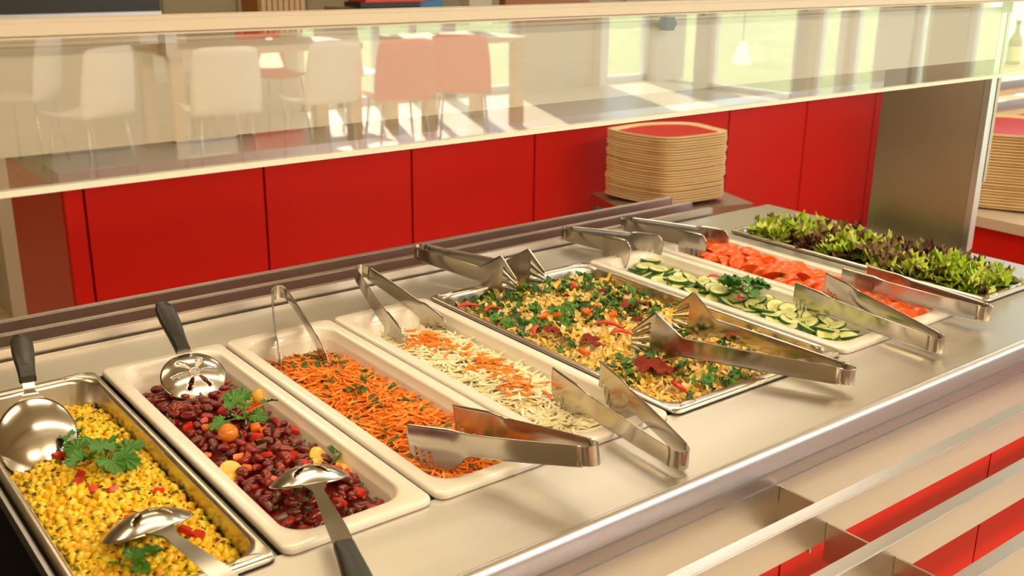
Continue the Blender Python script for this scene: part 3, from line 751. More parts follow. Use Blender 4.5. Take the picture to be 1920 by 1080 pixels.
for i, (px, py) in enumerate(((1100, 585), (1020, 590), (1175, 560), (1120, 575), (1150, 590), (1220, 620), (1095, 660), (1045, 590))):
    place('pepper_dice', do_[i % 3], at('pasta', px, py, .0095), (R.uniform(-.4, .4), .2, R.uniform(0, 6)), 'orange vegetable chunk on the pasta salad', 'pepper dice', 'orange chunks on the pasta', 1.2)

# --- cucumber
t, _, _ = bed('cucumber', 'cuc_rim', '', '', '', drop=.010)
o = t.build('cucumber_juice', 'cuc_rim', smooth=True); tag(o, 'dark green mass of buried cucumber under the slices', 'cucumber', kind='stuff')
def cuc(name, r, th):
    t = MB(); n = 28
    rg = lambda q, z, wob=0: [(r * q * (1 + wob * math.sin(k * 14 * 2 * PI / n)) * math.cos(2 * PI * k / n), r * q * (1 + wob * math.sin(k * 14 * 2 * PI / n)) * math.sin(2 * PI * k / n), z) for k in range(n)]
    t.loft([rg(.93, -th / 2), rg(1, -th / 2 + .0006), rg(1, th / 2 - .0006), rg(.93, th / 2)], False, False, 1)
    t.loft([rg(.93, th / 2), rg(.5, th / 2 + .0002), rg(.05, th / 2)], False, True, 0); t.loft([rg(.93, -th / 2), rg(.05, -th / 2)], False, True, 0)
    me = t.mesh(name, merge=True); me.materials.append(M['cuc']); me.materials.append(M['cuc_rim'])
    for p in me.polygons: p.use_smooth = True
    me.set_sharp_from_angle(angle=.7); return me
cm = [cuc('cucumber_slice', .0195, .0042), cuc('cucumber_slice', .018, .005), cuc('cucumber_slice', .0185, .0036)]
pts = spots('cucumber', .0225, jit=.25, m=.016)
cl = 'round cucumber slice with dark green rind in the white pan'
for q, (x, y) in enumerate(pts):
    for lay in range(2):
        o = place('cucumber_slice', cm[R.randrange(3)], (x + R.uniform(-.003, .003), y + R.uniform(-.004, .004), level('cucumber', x, y) - .002 + lay * .0065), (R.uniform(-.55, .35), R.uniform(-.4, .4), R.uniform(0, 6)), cl, 'cucumber slice', 'cucumber slices in the white pan')
for (px, py) in ((1210, 500), (1235, 505), (1270, 525), (1350, 545), (1220, 488)):
    place('cucumber_slice', cm[1], at('cucumber', px, py, .014), (R.uniform(-.1, .1), R.uniform(-.1, .1), 0), cl, 'cucumber slice', 'cucumber slices in the white pan')
for (px, py, a) in ((1340, 520, -.5), (1392, 560, .6)):
    place('pepper_strip', ps[1], at('cucumber', px, py, .017), (0, 0, a), 'red pepper strip lying on the cucumber slices', 'pepper strip', 'red pepper strips on the cucumber', .8)

# --- tomato wedges
t, _, _ = bed('tomato', 'tomato', '', '', '', drop=.012)
o = t.build('tomato_juice', 'tomato', smooth=True); tag(o, 'red juice and buried tomato under the wedges', 'tomato', kind='stuff')
def wedge(name, r, span):
    t = MB(); nu, nv = 8, 9; vs = []; fs = []
    for i in range(nu + 1):
        a = -span / 2 + span * i / nu
        for j in range(nv + 1):
            b_ = -PI / 2 + PI * j / nv; rr = r * (1 + .03 * math.cos(2 * b_))
            vs.append((rr * math.cos(b_) * math.cos(a), rr * math.cos(b_) * math.sin(a), rr * .85 * math.sin(b_)))
    for i in range(nu):
        for j in range(nv): fs.append((i * (nv + 1) + j, (i + 1) * (nv + 1) + j, (i + 1) * (nv + 1) + j + 1, i * (nv + 1) + j + 1))
    t.add(vs, fs, 0)
    for side in (0, nu):
        a = -span / 2 + span * side / nu; col = [side * (nv + 1) + j for j in range(nv + 1)]
        P = [vs[q] for q in col]; inn = [(x * .55 + .002 * math.cos(a), y * .55, z * .6) for x, y, z in P]; n = len(P)
        t.add(P + inn, [(q, q + 1, n + q + 1, n + q) for q in range(n - 1)] + [tuple(n + q for q in range(n))], 1)
    me = t.mesh(name, merge=True); me.materials.append(M['tomato']); me.materials.append(M['tomato_in'])
    for p in me.polygons: p.use_smooth = True
    me.set_sharp_from_angle(angle=.7); return me
wm = [wedge('tomato_wedge', .026, PI / 2.6), wedge('tomato_wedge', .024, PI / 3), wedge('tomato_wedge', .027, PI / 2.3)]
pts = spots('tomato', .0235, jit=.3, m=.016)
for x, y in pts:
    bk = (y - .02) / .5
    o = place('tomato_wedge', wm[R.randrange(3)], (x, y, level('tomato', x, y) - .006 + .012 * bk), (R.uniform(-.9, .9), R.uniform(-2.2, -.9), R.uniform(0, 6.3)), 'shiny red tomato wedge in the white pan', 'tomato wedge', 'tomato wedges in the white pan', R.uniform(.85, 1.2))
gl2 = [crumpled('salad_leaf', 'leaf_dark', .016, .4), crumpled('salad_leaf', 'leaf', .014, .4)]
for i, (px, py) in enumerate(((1455, 510), (1470, 520), (1490, 505), (1535, 525), (1690, 560), (1345, 478), (1665, 550))):
    place('salad_leaf', gl2[i % 2], at('tomato', px, py, .016), (R.uniform(-.5, .5), R.uniform(-.5, .5), R.uniform(0, 6)), 'green herb leaf lying on the tomato wedges', 'salad leaf', 'green leaves on the tomatoes', .9)

# --- lettuce
t, _, _ = bed('lettuce', 'let_b', '', '', '', drop=.010)
o = t.build('lettuce_bed', 'let_b', smooth=True); tag(o, 'dark bed of buried lettuce filling the steel pan', 'lettuce', kind='stuff')
def lettuce(name, m, s):
    t = MB(); nu, nv = 26, 7; vs = []; fs = []; ph = R.uniform(0, 6)
    for j in range(nv + 1):
        v = j / nv
        for i in range(nu + 1):
            u = -1 + 2 * i / nu; w_ = .35 + .75 * v
            a = u * 1.15 * w_
            r = s * (.15 + .85 * v)
            fr = s * .20 * v ** 2 * (math.sin(u * 15 + ph) + .6 * math.sin(u * 31 + ph * 2))
            z = s * (.30 * v + .25 * v * u * u) + fr
            vs.append((r * math.sin(a) + fr * .4, r * math.cos(a) * .75 + .5 * fr - s * .3, z + R.uniform(-1, 1) * s * .03 * v))
    for j in range(nv):
        for i in range(nu): q = j * (nu + 1) + i; fs.append((q, q + 1, q + nu + 2, q + nu + 1))
    t.add(vs, fs); me = t.mesh(name, smooth=True); me.materials.append(M[m]); return me
lg = [lettuce('lettuce_leaf', m, s) for m, s in (('let_g', .026), ('let_y', .024), ('let_g', .022), ('let_y', .028))]
lp = [lettuce('lettuce_leaf', m, s) for m, s in (('let_p', .026), ('let_b', .024), ('let_p', .022), ('let_b', .026))]
pts = spots('lettuce', .0185, jit=.4, m=.010)
for x, y in pts:
    for lay in range(2):
        g = noise.noise(Vector((x * 22, y * 16, 2.2 + lay))) + (.30 if y > .42 or y < .08 else -.05) > 0
        o = place('lettuce_leaf', (lg if g else lp)[R.randrange(4)], (x + R.uniform(-.004, .004), y + R.uniform(-.004, .004), level('lettuce', x, y) + .002 + lay * .012), (R.uniform(-.6, .6), R.uniform(-.6, .6), R.uniform(0, 6.3)),
            'frilly green lettuce leaf piece in the steel pan' if g else 'frilly purple brown lettuce leaf piece in the steel pan', 'lettuce leaf', 'green lettuce leaves' if g else 'purple lettuce leaves', R.uniform(.85, 1.2))

# ------------------------------------------------------------------ utensils
def frame(E, T1, T2):
    mid = (T1 + T2) / 2; ex = (mid - E).normalized(); n = (T1 - E).cross(T2 - E)
    if n.z < 0: n = -n
    n.normalize(); ey = n.cross(ex); return ex, ey, n
def tongs(label, E, T1, T2, kind):
    ex, ey, ez = frame(E, T1, T2); root = empty('serving_tongs', E, 0, label, 'tongs')
    if (T1 - T2).dot(ey) < 0: T1, T2 = T2, T1
    B3 = Matrix((ex, ey, ez)).transposed()
    r0, hh = .0105, .0112
    t = MB(); rings = []
    for k in range(13):
        a = PI / 2 + PI * k / 12; x, y = r0 * 1.2 * math.cos(a) + r0, r0 * math.sin(a)
        h = hh * (1 - .12 * abs(math.sin(a)))
        rings.append([(x, y, -h), (x, y, h), (x + .0012 * (1 if True else 0), y * .88, h), (x + .0012, y * .88, -h)])
    rings = [[B3 @ Vector(p) for p in rg] for rg in rings]
    t.loft(rings); o = t.build('spring_bend', 'polish', root); auto(o, 45)
    for sgn, T in ((1, T1), (-1, T2)):
        d = T - E; L = d.dot(ex); yt = d.dot(ey); ln = L
        bl = .078 if kind == 'flat' else (.062 if kind == 'round' else .070)
        ss = [r0 + (L - bl - r0) * i / 22 for i in range(23)] + [L - bl + bl * (i + 1) / 46 for i in range(46)]
        nh = 15; t = MB(); vs = []; fs = []
        def prof(s):
            b = (s - (L - bl)) / bl
            if b <= 0:
                q = hh * (1 + .25 * s / L); return q, -q
            A = hh * 1.22
            if kind == 'flat':
                w_ = min(1, b / .35); w_ = w_ * w_ * (3 - 2 * w_)
                top = A + .003 * w_; bot = -A - .018 * w_
                if b > .80: bot = bot + (b - .80) / .20 * .016
            elif kind == 'round':
                q = math.sqrt(max(0, 1 - abs(2 * b - 1) ** 2.6)); top = A - .0 + (.003 * q) - (.010 * max(0, (b - .8) / .2) ** 2)
                bot = -A - .030 * q if b < .55 else -A * (1 - .6 * max(0, (b - .55) / .45) ** 3) - .030 * q
            else:
                up = b / .55 if b < .55 else 1 - (b - .55) / .45 * .95
                top = A + .030 * max(0, up) if b < .55 else A + .030 * max(0, up) - .004 * (b - .55) / .45
                dn = min(1, b / .45); bot = -A - .016 * dn + (.014 * (b - .6) / .4 if b > .6 else 0)
            return top, bot
        for s in ss:
            tp, bt = prof(s); f = (s - r0) / (L - r0); y = sgn * r0 + (yt - sgn * r0) * f
            bow = sgn * .003 * math.sin(PI * f)
            for j in range(nh + 1):
                q = j / nh; h = bt + (tp - bt) * q
                cup = -sgn * .0022 * (1 - (2 * q - 1) ** 2) * (0 if s < L - bl else min(1, (s - L + bl) / .02))
                dish = -sgn * .0012 * (1 - (2 * q - 1) ** 2)
                vs.append(B3 @ Vector((s, y + bow + dish - cup, h)))
        n1 = nh + 1
        for i in range(len(ss) - 1):
            b = (ss[i] - (L - bl)) / bl; k = i - 22
            for j in range(nh):
                q = (j + .5) / nh
                if b > 0:
                    if kind == 'flat' and k in (29, 30, 34, 35, 39, 40) and .0 <= q < .42 and b < .97: continue
                    if kind == 'round' and k in (14, 15, 22, 23, 30, 31) and q < .48: continue
                    if kind == 'point' and b > .62 and j in (2, 5, 8, 11): continue
                fs.append((i * n1 + j, (i + 1) * n1 + j, (i + 1) * n1 + j + 1, i * n1 + j + 1))
        t.add(vs, fs); o = t.build('arm', 'polish', root); auto(o, 40)
        md = o.modifiers.new('thick', 'SOLIDIFY'); md.thickness = .0012; md.offset = 0
    return root
def tg(label, e, ez, a, b, tz, kind):
    return tongs(label, U(*e, 2, ez), U(*a, 2, tz), U(*b, 2, tz), kind)
tg('steel tongs standing in the back end of the shredded carrot', (522, 548), .034, (530, 688), (618, 690), -.014, 'round')
tg('steel tongs standing in the back end of the shredded cabbage', (674, 508), .034, (755, 640), (836, 618), -.010, 'round')
tg('steel tongs with pointed claw blades at the back end of the pasta salad', (780, 470), .028, (968, 535), (1020, 520), .012, 'point')
tg('steel tongs with round blades at the back end of the cucumber', (1056, 436), .014, (1182, 468), (1243, 458), .018, 'round')
tg('steel tongs at the back end of the tomato wedges', (1168, 418), .014, (1325, 458), (1366, 448), .018, 'round')
tg('steel tongs lying across the near end of the shredded carrot', (1118, 852), .045, (766, 822), (852, 785), .012, 'flat')
tg('steel tongs lying across the near end of the shredded cabbage', (1283, 862), .010, (1036, 712), (1124, 700), .016, 'flat')
tg('long steel tongs with claw blades lying on the near end of the pasta salad', (1600, 706), .016, (1185, 632), (1262, 590), .020, 'point')
tg('steel tongs lying across the near end of the cucumber', (1766, 648), .010, (1490, 548), (1546, 530), .016, 'flat')
tg('steel tongs lying across the near end of the tomato wedges', (1856, 588), .014, (1578, 520), (1624, 516), .016, 'flat')

def spoon(label, C, H, rx, ry, slots, tilt=0.0, neckup=.02, roll=0.0, grip=.085, dish=.012):
    """C centre of the bowl, H far end of the handle"""
    root = empty('serving_spoon', C, 0, label, 'serving spoon')
    ex = (H - C); L = ex.length; exh = Vector((ex.x, ex.y, 0)).normalized(); ey = Vector((0, 0, 1)).cross(exh)
    up = Vector((0, 0, 1))
    # bowl frame tilted about ey
    bx_ = exh * math.cos(tilt) + up * math.sin(tilt); bz = up * math.cos(tilt) - exh * math.sin(tilt)
    by = ey * math.cos(roll) + bz * math.sin(roll); bz = bx_.cross(by)
    t = MB(); nr, na = 16, 72; vs = []; fs = []
    for i in range(nr + 1):
        q = i / nr
        for j in range(na):
            a = 2 * PI * j / na
            z = -dish * (1 - q ** 2.2)
            vs.append(bx_ * (rx * q * math.cos(a)) + by * (ry * q * math.sin(a)) + bz * z)
    for i in range(nr):
        for j in range(na):
            if slots:
                a = (2 * PI * (j + .5) / na); q = (i + .5) / nr; hit = False
                for k in range(slots):
                    a0 = 2 * PI * (k + .5) / slots; da = (a - a0 + PI) % (2 * PI) - PI
                    if .20 < q < .66 and abs(da) * q < .065 * math.sin((q - .16) / .54 * PI) + .015: hit = True
                if q < .10: hit = True
                if hit: continue
            fs.append((i * na + j, i * na + (j + 1) % na, (i + 1) * na + (j + 1) % na, (i + 1) * na + j))
    t.add(vs, fs); o = t.build('bowl', 'polish', root, smooth=True, merge=True)
    md = o.modifiers.new('thick', 'SOLIDIFY'); md.thickness = .0011; md.offset = 0
    # handle path
    p0 = bx_ * (rx * .93) ; p1 = bx_ * (rx * 1.12) + up * .001; pe = H - C; p2 = p1.lerp(pe, .16) + up * neckup * .35; p3 = p1.lerp(pe, .5) + up * neckup
    path = []
    ctrl = [p0, p1, p2, p3, pe]
    for i in range(33):
        s = i / 32 * (len(ctrl) - 1); k = min(int(s), len(ctrl) - 2); f = s - k
        a, b, c, d = ctrl[max(k - 1, 0)], ctrl[k], ctrl[k + 1], ctrl[min(k + 2, len(ctrl) - 1)]
        path.append(.5 * ((2 * b) + (c - a) * f + (2 * a - 5 * b + 4 * c - d) * f * f + (3 * b - a - 3 * c + d) * f ** 3))
    tot = sum((path[i + 1] - path[i]).length for i in range(32)); rings = []; g = []; acc = 0
    for i, p in enumerate(path):
        if i: acc += (path[i] - path[i - 1]).length
        f = acc / tot; td = (path[min(i + 1, 32)] - path[max(i - 1, 0)]).normalized(); sd = td.cross(up).normalized(); u = sd.cross(td)
        w_ = .014 * (1 - f / .10) + .0052 * f / .10 if f < .10 else (.0052 + .0038 * min(1, (f - .10) / .35)); th = .0011
        if tot - acc > grip - .012: rings.append([p + sd * w_ + u * th, p - sd * w_ + u * th, p - sd * w_ * .9 - u * th, p + sd * w_ * .9 - u * th])
        if tot - acc <= grip:
            e_ = (tot - acc) / grip; ww = .0105 + .0015 * math.sin(e_ * 5); hh = .0058
            if tot - acc < .006: ww *= .75; hh *= .7
            g.append([p + sd * (ww * cx_) + u * (hh * cz_) for cx_, cz_ in ((1, .5), (.75, 1), (-.75, 1), (-1, .5), (-1, -.5), (-.75, -1), (.75, -1), (1, -.5))])
    t = MB(); t.loft(rings); o = t.build('handle', 'polish', root); auto(o, 50)
    t = MB(); t.loft(g); o = t.build('grip', 'black', root); auto(o, 50); o['label'] = 'black plastic grip'
    return root
spoon('large solid serving spoon with black grip at the back of the corn', U(70, 822, 2, .004), U(38, 632, 2, .075), .048, .0405, 0, tilt=.80, neckup=.004, dish=-.014)
spoon('slotted serving spoon with black grip at the back of the beans', U(363, 707, 2, .004), U(303, 570, 2, .070), .036, .040, 6, tilt=.62, neckup=.002, dish=-.012)
spoon('serving spoon without visible grip lying at the near end of the corn', U(276, 990, 2, .006), Vector((-.068, -.16, .028)), .034, .042, 5, tilt=.35, neckup=.006, dish=-.016)
spoon('serving spoon with dark grip at the near end of the beans', U(580, 902, 2, .008), Vector((-.006, -.165, .028)), .032, .040, 5, tilt=.35, neckup=.006, dish=-.016, grip=.115)

# white tub at the very left edge, standing on the near tray slide
e_ = U(16, 1010, 1, -.19)
t = MB(); t.box(e_.x - .16, e_.x, -.34, -.19, -.0595, .14); o = t.build('plastic_tub', 'white', None, bevel=.004); auto(o)
tag(o, 'white plastic tub cut off by the left edge of the picture, beside the corn', 'tub')
# ------------------------------------------------------------------ red counters behind
RY = 1.85
def rc(x0, x1, lab):
    root = empty('red_cabinet', ((x0 + x1) / 2, RY + .28, FL), 0, lab, 'cabinet', 'red cabinets along the back counter')
    o = MB(); o.box(x0, x1, RY + .018, RY + .56, FL + .06, -.042); rpart(root, 'body', o, 'red_dark')
    o = MB(); o.box(x0 + .002, x1 - .002, RY, RY + .0175, FL + .06, -.045); o = rpart(root, 'door', o, 'red', bevel=.001)
    o = MB(); o.box(x0, x1, RY + .05, RY + .52, FL, FL + .06); rpart(root, 'plinth', o, 'dark')
names_ = ['first from the left end', 'second from the left end', 'third from the left end', 'behind the tray stack', 'right of the tray stack', 'left of the steel post', 'hidden behind the steel post', 'right of the steel post', 'furthest right']
rc(.312, .360, 'narrow red filler unit at the left end of the back counter')
for i in range(9): rc(.362 + i * .475, .362 + (i + 1) * .475 - .002, 'plain red cabinet unit of the back counter, ' + names_[i])
o = bx('worktop', 'steel', .30, 4.66, RY - .03, RY + .60, -.04, -.002); tag(o, 'long pale steel worktop lying on the red cabinets', 'worktop')

# stacks of bent ply trays
OUT = [(1.950, 1.672), (1.965, 1.688), (2.10, 1.722), (2.20, 1.695), (2.272, 1.60), (2.245, 1.45), (2.232, 1.430), (2.21, 1.418), (2.09, 1.432), (1.995, 1.455), (1.978, 1.54), (1.952, 1.64)]
cxo, cyo = 2.115, 1.565
def spl(P, n=7):
    out = []
    for i in range(len(P)):
        a, b, c, d = [Vector(P[(i + k - 1) % len(P)]) for k in range(4)]
        for k in range(n):
            f = k / n; out.append(.5 * ((2 * b) + (c - a) * f + (2 * a - 5 * b + 4 * c - d) * f * f + (3 * b - a - 3 * c + d) * f ** 3))
    return out
oc = [(p.x - cxo, p.y - cyo) for p in spl(OUT)]
def tray_mesh(h, sc2=1.0):
    t = MB(); zz = lambda x, y: .010 * math.sin((x * .7 - y * .7) * 14) * .5 + .018 * ((x * x + y * y) / .03)
    R_ = lambda q, z: [(x * q * sc2, y * q * sc2, z + zz(x * q, y * q) * .5) for x, y in oc]
    t.loft([R_(.5, 0), R_(.93, 0), R_(1, .001), R_(1, h - .001), R_(.975, h), R_(.93, h - .002), R_(.84, h - .0038)], True, False)
    me = t.mesh('serving_tray'); me.materials.append(M['beige_wood'])
    for p in me.polygons: p.use_smooth = True
    me.set_sharp_from_angle(angle=.6)
    t = MB(); t.loft([R_(.84, h - .0038), R_(.4, h - .0043), R_(.02, h - .0043)], False, True); m2 = t.mesh('laminate', smooth=True); m2.materials.append(M['red'])
    return me, m2
def stack(cx, cy, z0, z1, n, rz, grp, lab, s=1.0):
    h = (z1 - z0) / n; me, m2 = tray_mesh(h * .86, s)
    for i in range(n):
        o = bpy.data.objects.new('serving_tray', me); COL.objects.link(o); o.location = (cx + R.uniform(-.003, .003), cy + R.uniform(-.003, .003), z0 + i * h); o.rotation_euler = (0, 0, rz + R.uniform(-.012, .012))
        top = i == n - 1
        tag(o, (lab[1] if top else lab[0]), 'tray', grp)
        p_ = bpy.data.objects.new('laminate', m2); COL.objects.link(p_); p_.parent = o
stack(cxo, cyo, -.25, -.034, 26, 0, 'trays in the stack behind the rails', ('pale plywood serving tray within the stack behind the rear rails', 'topmost red serving tray of the stack behind the rear rails'))
stack(2.55, .68, -.145, .060, 26, .25, 'trays in the stack right of the post', ('pale plywood serving tray within the stack right of the steel post', 'topmost red serving tray of the stack right of the steel post'), 1.25)
def trolley(name, cx, cy, zt, w_, d_, rz, label):
    root = empty(name, (cx, cy, FL), rz, label, 'trolley'); H_ = zt - FL
    t = MB(); t.box(-w_ / 2, w_ / 2, -d_ / 2, d_ / 2, H_ - .03, H_); t.build('shelf', 'steel_post', root)
    for sx in (-1, 1):
        for sy in (-1, 1):
            t = MB(); x, y = sx * (w_ / 2 - .02), sy * (d_ / 2 - .02); t.box(x - .012, x + .012, y - .012, y + .012, .0, H_ - .0305); t.build('leg', 'grey', root)
trolley('tray_trolley', cxo + .0, cyo - .02, -.252, .44, .30, -.30, 'grey metal trolley carrying the tray stack behind the rails')
tcab = empty('tray_cabinet', (2.6, .1, FL), 0, 'red cabinet with pale shelf carrying the tray stack right of the post', 'cabinet')
t = MB(); t.box(2.32, 3.0, -.60, .86, FL, -.175); rpart(tcab, 'body', t, 'red')
t = MB(); t.box(2.30, 3.0, -.62, .87, -.1745, -.147); rpart(tcab, 'shelf', t, 'column')

# things on and behind the back counter
def shelf_unit(x0, x1, y0, y1, z0, z1, m, name, label, cat):
    root = empty(name, ((x0 + x1) / 2, (y0 + y1) / 2, z0), 0, label, cat)
    t = MB(); t.box(x0, x1, y0, y1, z0, z1); o = rpart(root, 'body', t, m, bevel=.004); auto(o)
    return root
# dark curved glass display cabinet, top left
dc = empty('display_cabinet', (.9, 3.7, FL), 0, 'dark curved glass display cabinet above the guard rail at far left', 'display cabinet')
xa, xb = U(-60, 10, 1, 3.5).x, U(300, 10, 1, 3.5).x; zb = .262
t = MB(); t.box(xa, xb, 3.5, 4.1, FL, zb - .01); rpart(dc, 'base', t, 'column')
t = MB(); t.loft([[(xa + .0, 3.5 + a, zb + b) for a, b in ((0, 0), (0, .12), (.1, .24), (.3, .3), (.6, .3), (.6, 0))], [(xb, 3.5 + a, zb + b) for a, b in ((0, 0), (0, .12), (.1, .24), (.3, .3), (.6, .3), (.6, 0))]])
rpart(dc, 'hood', t, 'black')
t = MB(); t.box(xa, xb, 3.49, 3.5, zb - .012, zb + .006); rpart(dc, 'trim', t, 'steel')
# bundle of wooden slats
wx0, wx1 = U(489, 10, 1, 3.5).x, U(573, 10, 1, 3.5).x
ws = empty('slatted_wood_post', ((wx0 + wx1) / 2, 3.6, FL), 0, 'slatted light brown wooden post above the guard rail', 'post')
for i in range(8):
    t = MB(); a = wx0 + (wx1 - wx0) * i / 8; t.box(a + .003, a + (wx1 - wx0) / 8 - .003, 3.5, 3.54, FL, 1.2); rpart(ws, 'slat', t, 'wood')
t = MB(); t.box(wx0, wx1, 3.545, 3.7, FL, 1.2); rpart(ws, 'core', t, 'wood_dark')
x0_, x1_ = U(666, 8, 1, 3.5).x, U(820, 8, 1, 3.5).x
bd = empty('menu_board', ((x0_ + x1_) / 2, 3.5, .25), 0, 'dark red and blue slanted box above the guard rail', 'box')
t = MB(); t.box(x0_, x1_ - .13, 3.45, 3.6, .262, .285); rpart(bd, 'dark_base', t, 'black')
t = MB(); t.box(x0_ + .02, x1_ - .1, 3.44, 3.6, .286, .36); rpart(bd, 'red_box', t, 'chair_red')
t = MB(); t.box(x1_ - .129, x1_, 3.45, 3.6, .255, .285); rpart(bd, 'blue_box', t, 'blue')
t = MB(); t.box(x0_, x1_, 3.4, 3.8, FL, .2545); o = t.build('storage_cabinet', 'olive'); tag(o, 'olive storage cabinet behind the guard rail', 'cabinet')
x0_, x1_ = U(948, 5, 1, 4.0).x, U(1105, 5, 1, 4.0).x
o = bx('wooden_partition', 'wood_dark', x0_, x1_, 4.0, 4.06, FL, 1.0); tag(o, 'red brown wooden partition above the middle of the guard rail', 'partition')
x0_, x1_ = U(880, 5, 1, 4.0).x, U(922, 5, 1, 4.0).x
o = bx('cream_post', 'wall', x0_, x1_, 4.0, 4.1, FL, 1.0); tag(o, 'cream post left of the red brown wooden partition', 'post')
# appliances low on the back counter, seen under the rail
for (pa, pb, z1, m, nm, lb, ct) in ((60, 215, .20, 'grey', 'coffee_machine', 'grey steel appliance behind the glass at far left', 'appliance'), (300, 420, .16, 'chair_white', 'crockery_box', 'white box on the back counter under the rail', 'box'), (450, 548, .17, 'chair_red', 'crate', 'bright red crate on the back counter under the rail', 'crate')):
    xa_, xb_ = U(pa, 80, 1, 2.1).x, U(pb, 80, 1, 2.1).x
    shelf_unit(xa_, xb_, 2.05, 2.35, -.002, z1 + .06, m, nm, lb, ct)
# wooden shelf with a bottle on the right
sx0 = U(1845, 190, 1, 1.30).x
wc = empty('wooden_shelf', (sx0 + .5, 1.5, FL), 0, 'pale wooden shelf unit right of the steel post', 'shelf')
zt_ = U(1890, 128, 1, 1.30).z; zl_ = U(1890, 208, 1, 1.30).z
for z in (zt_, (zt_ + zl_) / 2, zl_):
    t = MB(); t.box(sx0, sx0 + 1.2, 1.30, 1.46, z - .022, z); rpart(wc, 'board', t, 'wood')
for a in (sx0 + .06, sx0 + 1.1):
    t = MB(); t.box(a, a + .04, 1.461, 1.48, FL, zt_); rpart(wc, 'support', t, 'wood')
t = MB(); t.box(sx0 + .01, sx0 + 1.2, 1.33, 1.45, FL, zl_ - .023); rpart(wc, 'red_base', t, 'red')
bt = U(1897, 128, 1, 1.38)
br_ = empty('bottle', (bt.x, 1.38, zt_), 0, 'amber bottle with cream label on the wooden shelf', 'bottle')
t = MB(); t.loft([[(r * math.cos(q * PI / 8), r * math.sin(q * PI / 8), z) for q in range(16)] for r, z in ((.026, 0), (.028, .005), (.028, .09), (.022, .105), (.010, .125), (.009, .155))]); t.build('glass_body', 'bottle', br_, smooth=True)
t = MB(); t.loft([[(.0288 * math.cos(q * PI / 8), .0288 * math.sin(q * PI / 8), z) for q in range(16)] for z in (.012, .07)], False, False); t.build('paper_label', 'paper', br_, smooth=True)
t = MB(); t.loft([[(.0105 * math.cos(q * PI / 8), .0105 * math.sin(q * PI / 8), z) for q in range(16)] for z in (.1555, .172)]); t.build('cap', 'black', br_)

# ------------------------------------------------------------------ dining hall furniture (mirrored in the glass)
def shell_mesh(m):
    t = MB(); nu, nv = 12, 18; vs = []; fs = []
    for j in range(nv + 1):
        v = j / nv
        if v < .45: y = -.21 + v / .45 * .36; z = .44 - .02 * math.sin(v / .45 * PI); w_ = .19 + .03 * v / .45
        elif v < .60: f = (v - .45) / .15; a = f * PI / 2 * .9; y = .15 + .07 * math.sin(a); z = .44 + .07 * (1 - math.cos(a)); w_ = .22
        else: f = (v - .6) / .4; y = .22 + .05 * f; z = .51 + .35 * f; w_ = .22 - .03 * f * f
        for i in range(nu + 1):
            u = -1 + 2 * i / nu; vs.append((u * w_, y - (.05 * u * u if v > .5 else 0), z + (.035 * u * u if v < .5 else 0) - (.02 * u ** 4 if v == 1 else 0)))
    for j in range(nv):
        for i in range(nu): q = j * (nu + 1) + i; fs.append((q, q + 1, q + nu + 2, q + nu + 1))
    t.add(vs, fs); me = t.mesh('seat_shell', smooth=True); me.materials.append(M[m]); return me
SH = {'white': shell_mesh('chair_white'), 'red': shell_mesh('chair_red')}
t = MB(); t.tube([(0, 0, .43), (.04, -.03, 0)], .009, 6); LEG = t.mesh('leg', smooth=True); LEG.materials.append(M['chrome'])
def chair(x, y, rz, col, label):
    root = empty('dining_chair', (x, y, FL), rz, label, 'chair', 'dining chairs reflected in the guard glass')
    o = link('seat_shell', SH[col], None, root); md = o.modifiers.new('thick', 'SOLIDIFY'); md.thickness = .008
    for sx in (1, -1):
        for sy in (1, -1):
            l = link('leg', LEG, None, root); l.location = (sx * .15, sy * -.14, 0); l.scale = (sx, sy, 1)
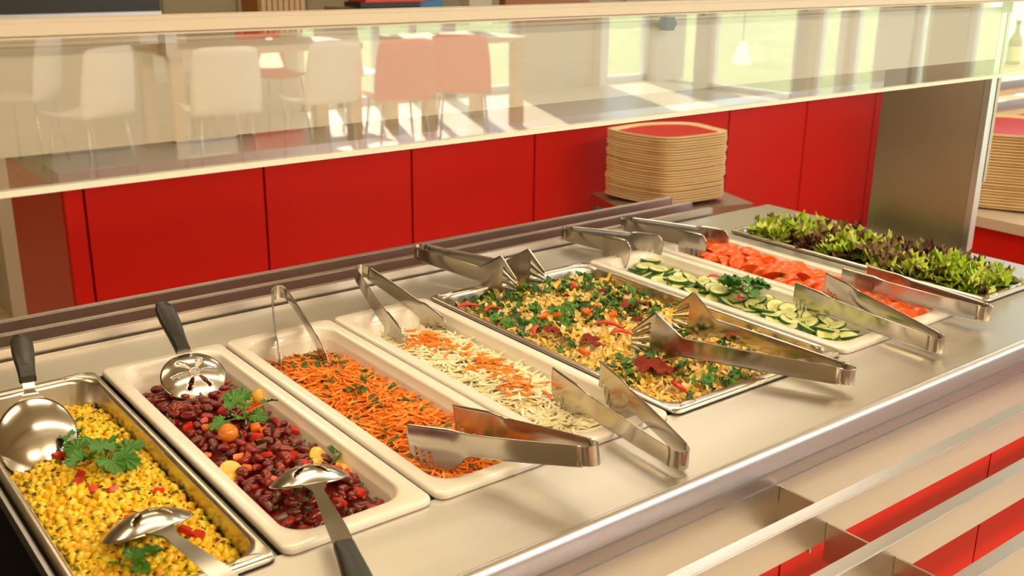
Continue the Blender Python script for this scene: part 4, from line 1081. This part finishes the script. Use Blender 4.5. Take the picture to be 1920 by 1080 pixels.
def table(x, y, w_, d_, label, m='wood'):
    root = empty('dining_table', (x, y, FL), 0, label, 'table', 'dining tables reflected in the guard glass')
    t = MB(); t.box(-w_ / 2, w_ / 2, -d_ / 2, d_ / 2, .70, .74); t.build('tabletop', m, root)
    for sx in (-1, 1):
        for sy in (-1, 1):
            t = MB(); a, b = sx * (w_ / 2 - .06), sy * (d_ / 2 - .06); t.box(a - .045, a + .045, b - .045, b + .045, 0, .699); t.build('leg', m, root)
def vp(px, py):
    p = U(px, py, 2, FL); return p.x, .26 - p.y
for (px, py, rz, c, lab) in ((420, 340, .1, 'white', 'white shell chair, largest reflected in the glass left of centre'), (603, 312, -.1, 'white', 'white shell chair in the sun beside the red chairs'), (745, 302, .2, 'red', 'red shell chair, left of the two reflected near the middle'), (866, 283, .7, 'red', 'red shell chair, right of the two reflected near the middle'),
        (180, 350, -.5, 'white', 'white shell chair reflected near the left end'), (60, 310, -.9, 'white', 'white shell chair reflected at the extreme left'), (350, 262, 2.9, 'white', 'white shell chair across the table, reflected at left'), (520, 246, 3.0, 'red', 'red shell chair across the table, reflected left of centre'), (660, 238, 3.1, 'white', 'white shell chair across the table, reflected near the middle')):
    x, y = vp(px, py); chair(x, y, rz + PI * 0, c, lab)
for (px, py, w_, d_, lab) in ((480, 268, 1.5, .7, 'light wooden dining table behind the white chairs'), (850, 235, 1.0, .7, 'light wooden dining table behind the red chairs')):
    x, y = vp(px, py); table(x, y, w_, d_, lab)
for (px, py, Y) in ((1390, 100, 6.5), (505, 100, 6.9)):
    p = U(px, py, 1, Y); root = empty('pendant_lamp', (p.x, .26 - Y, p.z), 0, {1390: 'white cone pendant lamp before the lawn windows', 505: 'white cone pendant lamp above the second white chair', 325: 'white cone pendant lamp reflected at the left', 650: 'white cone pendant lamp above the red chairs'}[px], 'lamp')
    t = MB(); t.loft([[(r * math.cos(q * PI / 10), r * math.sin(q * PI / 10), z) for q in range(20)] for r, z in ((.02, .12), (.05, .06), (.10, -.10), (.095, -.10), (.045, .055))], True, False); t.build('lamp_shade', 'lamp', root, smooth=True)
    t = MB(); t.tube([(0, 0, .12), (0, 0, CEIL - p.z)], .004, 6); t.build('cord', 'black', root)
